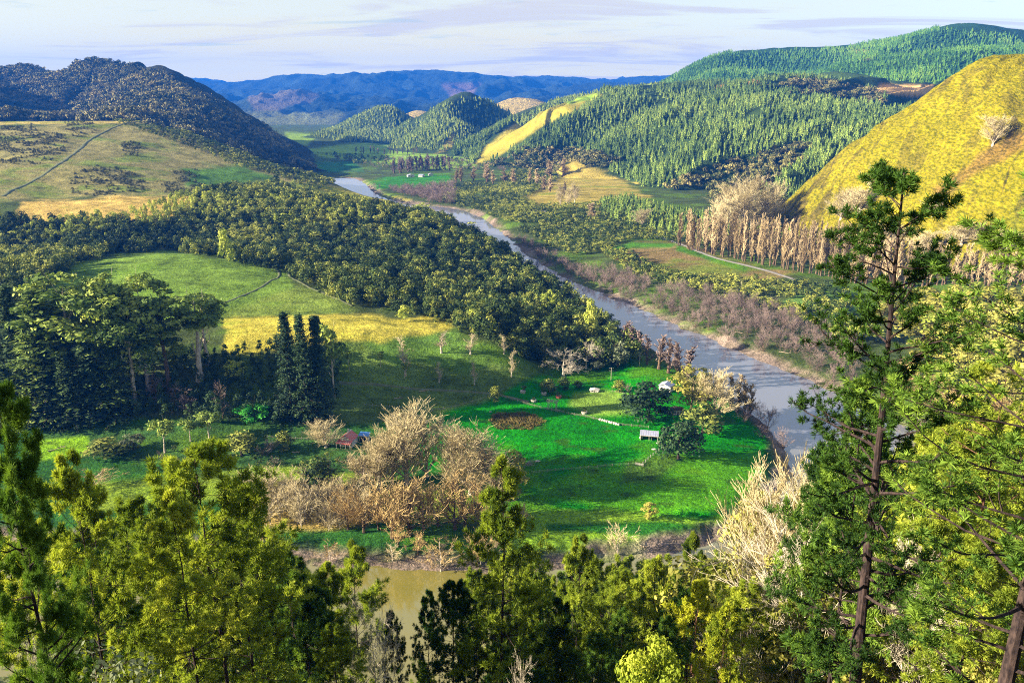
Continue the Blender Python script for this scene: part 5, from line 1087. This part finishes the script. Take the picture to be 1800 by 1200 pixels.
for sx in (-3.4, -1.2, 1.2, 3.4): piece('veranda_post', lambda g: box(g, (sx, -5.8, .9), (.16, .16, 2.3)), 'white', hs)
piece('door', lambda g: box(g, (0, -3.28, 1.05), (.95, .08, 2.1)), 'darkwood', hs)
for sx in (-2.1, 2.1):
    wo = piece('window', lambda g: box(g, (sx, -3.28, 1.6), (1.1, .08, 1.2)), 'white', hs); piece('pane', lambda g: box(g, (sx, -3.34, 1.6), (.9, .05, 1.0)), 'glass', wo)
x, y, z = at(641, 773)
hs = empty('blue_roof_shed', (x, y, z + .1), R(-8)); tag(hs, 'small open shed with a pale blue iron roof right of the cottage', 'shed')
def skil(g, w_, d_, z0, z1, ov=.25, th=.1):
    a, b = w_ / 2 + ov, d_ / 2 + ov; V = [(-a, -b, z0), (a, -b, z0), (a, b, z1), (-a, b, z1)]; V2 = [(p, q, r_ + th) for p, q, r_ in V]
    g.add(V + V2, [(0, 3, 2, 1), (4, 5, 6, 7), (0, 1, 5, 4), (1, 2, 6, 5), (2, 3, 7, 6), (3, 0, 4, 7)], .5)
def open_shed(root, w_, d_, h0, h1, wall, roof):
    piece('back_wall', lambda g: box(g, (0, d_ / 2, h1 / 2 - .25), (w_, .1, h1 + .4)), wall, root)
    for sg in (-1, 1): piece('side_wall', lambda g: box(g, (sg * w_ / 2, .06, h0 / 2 - .2), (.1, d_ - .1, h0 + .3)), wall, root)
    r_ = piece('roof', lambda g: skil(g, w_, d_, h0, h1), roof, root)
    piece('fascia', lambda g: box(g, (0, -d_ / 2 - .3, h0 + .0), (w_ + .5, .06, .22)), 'white', r_)
    for sx in (-w_ / 2 + .1, 0, w_ / 2 - .1): piece('post', lambda g: box(g, (sx, -d_ / 2, h0 / 2 - .2), (.14, .14, h0 + .3)), 'white', root)
open_shed(hs, 4.4, 3.2, 2.7, 3.3, 'white', 'metal_blue')
piece('floor', lambda g: box(g, (0, 0, .05), (4.2, 3.0, .12)), 'darkwood', hs)
x, y, z = at(1141, 771)
hs = empty('open_shed', (x, y, z + .1), R(-12)); tag(hs, 'white open-fronted shed with a lilac-grey ribbed roof on the green paddock', 'shed')
open_shed(hs, 8.2, 4.4, 2.4, 3.1, 'white', 'zinc')
for q in range(8): piece('roof_rib', lambda g: [box(g, (-3.9 + q * 1.1, -2.2 + j * .9 + .4, 2.55 + (j * .9 + .4) / 4.9 * .7), (.08, .95, .07)) for j in range(5)], 'white', [c for c in hs.children if c.name.startswith('roof')][0])
piece('partition', lambda g: box(g, (1.2, .3, 1.0), (.1, 3.6, 2.4)), 'greywood', hs)
piece('bench', lambda g: (box(g, (2.6, .8, .75), (2.2, .7, .08)), box(g, (1.7, .8, .35), (.1, .6, .75)), box(g, (3.5, .8, .35), (.1, .6, .75))), 'greywood', hs)
x, y, z = at(1127, 770); g = G(); box(g, (0, 0, .35), (1.6, 1.0, .7)); box(g, (.2, .1, .85), (.9, .7, .5), .3); o = g.obj('white_tank', M['white']); o.location = (x, y, z); tag(o, 'white lumpy stack leaning at the left end of the open shed', 'stack')
def far_house(px, py, w_, d_, h, rz, label, roof='zinc', gh=1.6):
    x, y, z = at(px, py); r_ = empty('farm_building', (x, y, z), rz); tag(r_, label, 'house')
    piece('wall', lambda g: walls(g, w_, d_, h, gh), 'white', r_); piece('roof', lambda g: gable(g, w_, d_, h, gh, .5), roof, r_)
    for sx in (-w_ / 4, w_ / 4): piece('window', lambda g: box(g, (sx, -d_ / 2 - .03, h * .55), (w_ * .16, .06, h * .35)), 'glass', r_)
    piece('door', lambda g: box(g, (0, -d_ / 2 - .03, h * .36), (w_ * .1, .06, h * .7)), 'darkwood', r_)
far_house(722, 311, 14, 10, 4, R(20), 'white cottage under the mauve poplars of the distant farm')
far_house(741, 311, 18, 9, 4, R(80), 'long pale house right of the white cottage at the distant farm')
far_house(757, 309, 10, 8, 3.5, R(10), 'small pale outbuilding at the right of the distant farm')
far_house(1171, 686, 6.5, 6, 3.4, R(-30), 'white house half hidden behind the large dark evergreen', 'zinc', 1.2)
far_house(618, 897, 5.0, 3.4, 1.9, R(12), 'small pale-roofed hut among the orange trees near the bank', 'white', .7)
far_house(1190, 726, 6.0, 4.5, 2.3, R(0), 'dark timber cabin between the two dark evergreens', 'darkwood', .5)
far_house(1045, 688, 4.4, 3.0, 1.2, R(-12), 'low pale-roofed shelter on the upper garden lawn', 'white', .4)
# garden gateway of timber
x, y, z = at(970, 721); r_ = empty('timber_gateway', (x, y, z), R(-24)); tag(r_, 'tall weathered timber gateway frame standing on the lawn', 'gateway')
for sx, sy in ((-2.2, 0), (0, 0), (2.2, 0), (-2.2, 1.6), (2.2, 1.6)): piece('post', lambda g: box(g, (sx, sy, 2.6), (.3, .3, 5.4)), 'greywood', r_)
for sy, zz in ((-.22, 5.2), (-.22, 4.6), (1.38, 5.2)): piece('beam', lambda g: box(g, (0, sy, zz), (6.2, .14, .3)), 'greywood', r_)
for sx in (-2.2, 0, 2.2): piece('cross_beam', lambda g: box(g, (sx, .7, 5.5), (.16, 2.6, .2)), 'greywood', r_)
piece('rail', lambda g: box(g, (-3.8, -.1, .9), (3.0, .12, .16)), 'greywood', r_); piece('rail', lambda g: box(g, (3.6, -.1, 1.0), (2.6, .12, .16)), 'greywood', r_)
# planters
pl = [(919, 690, 'dark round shrub in a pale stone tub, farthest left on the lawn', 1.0), (956, 693, 'dark shrub in a pale tub behind the timber gateway', 1.0), (938, 706, 'low plant in a wide pale tub left of the timber gateway', .35), (1027, 727, 'small shrub in a pale tub right of the timber gateway', .6), (982, 699, 'palm-like plant in a reddish tub beside the gateway top', .8)]
for q, (a, b, l, k) in enumerate(pl):
    x, y, z = at(a, b); r_ = empty('planter', (x, y, z)); tag(r_, l, 'planter', 'planters on the lawn')
    P = np.array([[(0, 0, -.2), (0, 0, .2), (0, 0, .9), (0, 0, 1.15), (0, 0, 1.16)]]); V, F = tubes(P, np.array([[1.3, 1.35, 1.55, 1.6, .05]]), 12); g = G().add(V, F); g.obj('tub', M['iron_red' if q == 4 else 'concrete'], r_)
    g = leafy(700 + q, 3.2 * k + .6, 1.7 * k + .5, 14, 44, .2, 'round', .02, .42); o = g.obj('shrub', M['bush' if q != 4 else 'grove'], r_); o.location = (0, 0, 1.0)
for q, (a, b, c_, wd, l) in enumerate([(964,688,664,26,'dark round tree left of the palm-like plant on the lawn'),(991,684,660,20,'dark round tree above the timber gateway'),(1016,682,667,16,'single dark round bush right of the gateway'),(1089,687,666,24,'dark bush left of the large dark evergreen'),(1104,690,672,14,'thin brown shrub beside the dark bush by the evergreen')]): tree_at(darkround[1] if q < 4 else will[0], 'garden_tree', a, b, c_, l, 'tree', None, wd)
tree_at(darkround[1], 'lone_tree', 871, 706, 676, 'dark upright tree alone on the paddock edge near the track', 'tree', None, 20)
# utility poles
for a, b, c_, l in [(1074, 669, 645, 'utility pole with two crossarms on the upper lawn'), (1124, 643, 619, 'utility pole with a crossarm near the bush edge'), (1303, 508, 493, 'small lone pole in the scrub across the river')]:
    (x, y, z), h = base_top(a, b, c_); r_ = empty('utility_pole', (x, y, z)); tag(r_, l, 'utility pole', 'utility poles')
    V, F = tubes(np.array([[(0, 0, -.5), (0, 0, h * .5), (0, 0, h)]]), np.array([[.2, .17, .13]]), 8); G().add(V, F).obj('pole', M['greywood'], r_)
    for zz in (h - .5, h - 1.9): piece('crossarm', lambda g: box(g, (0, .16, zz), (2.8, .12, .18)), 'greywood', r_)
    for sx in (-1.2, -.5, .5, 1.2): piece('insulator', lambda g: box(g, (sx, .16, h - .3), (.1, .1, .22)), 'white', r_)
# white sacks in a row
def lump(s, r, sq=(1, .7, .75)):
    rg = rs(s); n1, n2 = 10, 7; V = [(0, 0, -sq[2])]; 
    for j in range(1, n2):
        th = math.pi * j / n2 - math.pi / 2
        for i in range(n1):
            a = 2 * math.pi * i / n1; k = 1 + rg.uniform(-.14, .14); V.append((math.cos(a) * math.cos(th) * sq[0] * k, math.sin(a) * math.cos(th) * sq[1] * k, math.sin(th) * sq[2] * k))
    V.append((0, 0, sq[2])); F = []; T = []
    for j in range(n2 - 2):
        for i in range(n1): a = 1 + j * n1 + i; b_ = 1 + j * n1 + (i + 1) % n1; F.append((a, b_, b_ + n1, a + n1))
    L_ = len(V) - 1
    for i in range(n1): T.append((0, 1 + (i + 1) % n1, 1 + i)); T.append((L_, L_ - n1 + i, L_ - n1 + (i + 1) % n1))
    return np.array(V) * r, np.array(F), np.array(T)
me_l = []
for s in range(3):
    V, F, T = lump(s, 1.0); me_l.append(mkmesh('lump', V, [F, T], M['white'], True))
for q in range(9):
    a = 1055 + q * 4.1; b = 738.5 + q * 1.15; x, y, z = at(a, b); o = bpy.data.objects.new('white_bale', me_l[q % 3]); COL.objects.link(o); o.location = (x, y, z + .5); o.rotation_euler = (0, 0, q * 1.3); o.scale = (.8, .8, .9); tag(o, 'white lumpy bale in the row along the paddock fence, ' + ordn(q, 9), 'bale', 'row of white bales')
for q, (a, b, l, s) in enumerate([(1150, 790, 'white oval trough on the paddock below the shed', 1.2), (1158, 779, 'pale trough just under the open shed', 1.2), (945, 811, 'pale boulder at the lower left corner of the paddock', 1.3), (862, 724, 'small pinkish box-like stump above the rush hollow', .7)]):
    x, y, z = at(a, b); o = bpy.data.objects.new('pale_trough' if q < 2 else 'boulder', me_l[q % 3]); COL.objects.link(o); o.location = (x, y, z + .2); o.scale = (s, s * .6, s * .5); tag(o, l, 'trough' if q < 2 else 'boulder')
x, y, z = at(925, 815); tree_at(will[1], 'brush_heap', 926, 818, 806, 'grey heap of brushwood at the paddock corner by the pale trees', 'brush heap', None, 30)
# fences
def fence(pts, step, label, hpost=1.2, wires=3, mat='greywood'):
    q = [np.array(at(a, b)) for a, b in pts]; P = [q[0]]
    for A, B in zip(q[:-1], q[1:]):
        n = max(1, int(np.hypot(*(B - A)[:2]) / step)); P += [A + (B - A) * (k + 1) / n for k in range(n)]
    P = P[:100]
    for p_ in P: p_[2] = float(height(p_[0], p_[1]))
    O = P[0].copy(); r_ = empty('fence', O); tag(r_, label, 'fence')
    g0 = box(G(), (0, 0, hpost / 2 - .1), (.2, .2, hpost + .4)); pm = g0.mesh('fence_post', M[mat])
    for p_ in P: o = bpy.data.objects.new('post', pm); COL.objects.link(o); o.parent = r_; o.location = p_ - O
    A = np.array(P) - O
    for k in range(wires):
        W_ = A + np.array([0, 0, hpost * (.35 + .28 * k)]); V, F = tubes(W_[None], np.full((1, len(W_)), .03), 3); G().add(V, F).obj('wire', M['greywood'], r_)
    return r_
fence([(880, 697), (930, 712), (980, 724), (1030, 733), (1056, 740), (1095, 748), (1140, 752)], 3.2, 'post and wire fence running from the lone tree past the gateway to the bales')
fence([(935, 832), (990, 826), (1050, 822), (1090, 818), (1120, 817)], 3.2, 'fence of grey posts along the lower edge of the green paddock')
fence([(1130, 816), (1148, 800), (1168, 784)], 2.4, 'pale rail fence climbing from the gate to the dark evergreen', 1.2, 3, 'white')
fence([(1076, 688), (1095, 692), (1112, 698)], 2.0, 'low weathered fence in front of the garden shrubs', .9, 2)
fence([(470, 768), (500, 770), (540, 772)], 2.4, 'rough log fence on the shaded flat left of the cottage', 1.0, 2)
fence([(640, 712), (700, 717), (760, 722), (800, 715), (860, 697)], 4.5, 'faint wire fence under the shaded slope above the house', 1.1, 2)
x, y, z = at(1124, 818); r_ = empty('farm_gate', (x, y, z), R(-25)); tag(r_, 'pale bar gate at the corner of the lower paddock fence', 'gate')
for k in range(5): piece('bar', lambda g: box(g, (0, 0, .25 + k * .22), (3.4, .06, .08)), 'white', r_)
for sx in (-1.7, 1.7): piece('stile', lambda g: box(g, (sx, .07, .7), (.1, .07, 1.2)), 'white', r_)
piece('brace', lambda g: g.add(*(lambda V, F: (V, F))(*tubes(np.array([[(-1.6, .14, .25), (1.6, .14, 1.15)]]), np.array([[.05, .05]]), 4))), 'white', r_)
# logs on the mud and on the grass
lg = [(752,915,18,20),(770,922,-30,22),(790,918,10,26),(808,920,-12,24),(725,925,60,14),(520,795,5,14),(100,790,30,30),(290,1000,0,10),(700,700,20,16),(745,688,15,18),(1180,955,10,20),(1130,960,-30,18),(1010,975,40,16),(1345,590,20,20),(1300,585,-40,20),(1240,575,30,18),(1380,620,-20,22),(1015,500,30,20),(960,462,20,18)]
for q, (a, b, an_, ln) in enumerate(lg):
    p_ = hit(a, b)
    if p_ is None: continue
    x, y, z = p_; L = ln * y / 1400; rg = rs(900 + q); t = np.linspace(-.5, .5, 6); P = np.stack([t * L, .06 * L * np.sin(t * 5 + q), t * 0 + .22 + .1 * L * (t + .5) ** 2 * (q % 3 == 0)], 1)[None]
    V, F = tubes(P, np.linspace(.28, .1, 6)[None], 6); g = G().add(V, F); Q, QR = grow(P, np.linspace(.28, .1, 6)[None], 4, .3, 1, .8, .3, .1, rg, 3); V, F = tubes(Q, QR, 4); g.add(V, F)
    o = g.obj('driftwood_log', M['log']); o.location = (x, y, float(height(x, y))); o.rotation_euler = (0, 0, R(an_))
    if q < 5: tag(o, 'bleached log on the mud under the orange trees, ' + ['second from the left', 'middle one of five', 'second from the right', 'rightmost of five', 'leftmost of five'][q], 'log'); continue
    tag(o, ('bleached log on the near mud bank' if q in (0,1,2,3,4) else 'bleached log lying on the bank or grass') + ', ' + ('by the orange trees' if q < 5 else ['before the cottage', 'at the far left flat', 'behind the left pines', 'under the slope track', 'above the slope track', 'under the pale bush', 'left of the pale bush', 'on the cliff bank', 'under the far willows', 'second under the far willows', 'third under the far willows', 'at the water below the willows', 'upriver on the pale bank', 'farthest upriver'][q - 5]), 'log')
# tracks and the road: strips laid on the land
def ribbon(name, pts, wd, mat, lift=.18, n=14):
    q = [hit(a, b) for a, b in pts]; q = np.array([p_ for p_ in q if p_ is not None])[:, :2]
    for _ in range(2): q = np.concatenate([q[:1], np.stack([q[:-1] * .75 + q[1:] * .25, q[:-1] * .25 + q[1:] * .75], 1).reshape(-1, 2), q[-1:]])
    s = np.r_[0, np.cumsum(np.hypot(*np.diff(q, axis=0).T))]; m_ = max(10, int(s[-1] / 3)); t = np.linspace(0, s[-1], m_); c_ = np.stack([np.interp(t, s, q[:, 0]), np.interp(t, s, q[:, 1])], 1)
    d_ = np.gradient(c_, axis=0); nn = np.stack([-d_[:, 1], d_[:, 0]], 1); nn /= np.linalg.norm(nn, axis=1, keepdims=True); K = 5
    w_ = wd * (1 + .3 * fbm(t / 9, t * 0, 5, 3)); V = np.stack([np.c_[c_ + nn * (w_ * (k / (K - 1) - .5))[:, None], np.zeros(m_)] for k in range(K)], 1); hz_ = height(V[..., 0], V[..., 1]); V[..., 2] = hz_ + lift * np.where((np.arange(K) == 0) | (np.arange(K) == K - 1), -.2, 1)[None]
    i = np.arange(m_ * K).reshape(m_, K); F = np.stack([i[:-1, :-1], i[:-1, 1:], i[1:, 1:], i[1:, :-1]], -1).reshape(-1, 4)
    tag(mk(name, V.reshape(-1, 3), F, M[mat], None, True), kind='structure')
ribbon('hill_track', [(5,345),(40,325),(90,300),(130,272),(150,248),(190,228),(235,215)], 5.5, 'track', .5)
ribbon('terrace_track', [(395,533),(430,518),(465,503),(490,488),(492,477),(478,470)], 2.2, 'track', .3)
ribbon('terrace_edge_track', [(505,478),(515,490),(540,505),(570,515),(620,538)], 2.5, 'track', .3)
ribbon('slope_track', [(580,668),(640,674),(700,680),(780,686),(850,690),(880,694),(930,706)], 2.2, 'track', .3)
ribbon('valley_road', [(905,348),(900,356),(912,366),(935,371),(965,372)], 9, 'road', .6)
ribbon('valley_road', [(955,388),(975,396),(985,402)], 9, 'road', .6)
ribbon('valley_road', [(1140,412),(1170,420),(1200,430),(1250,452),(1330,470),(1400,492)], 4.5, 'road', .4)
print('done', round(time.time() - T0, 1), len(bpy.data.objects))
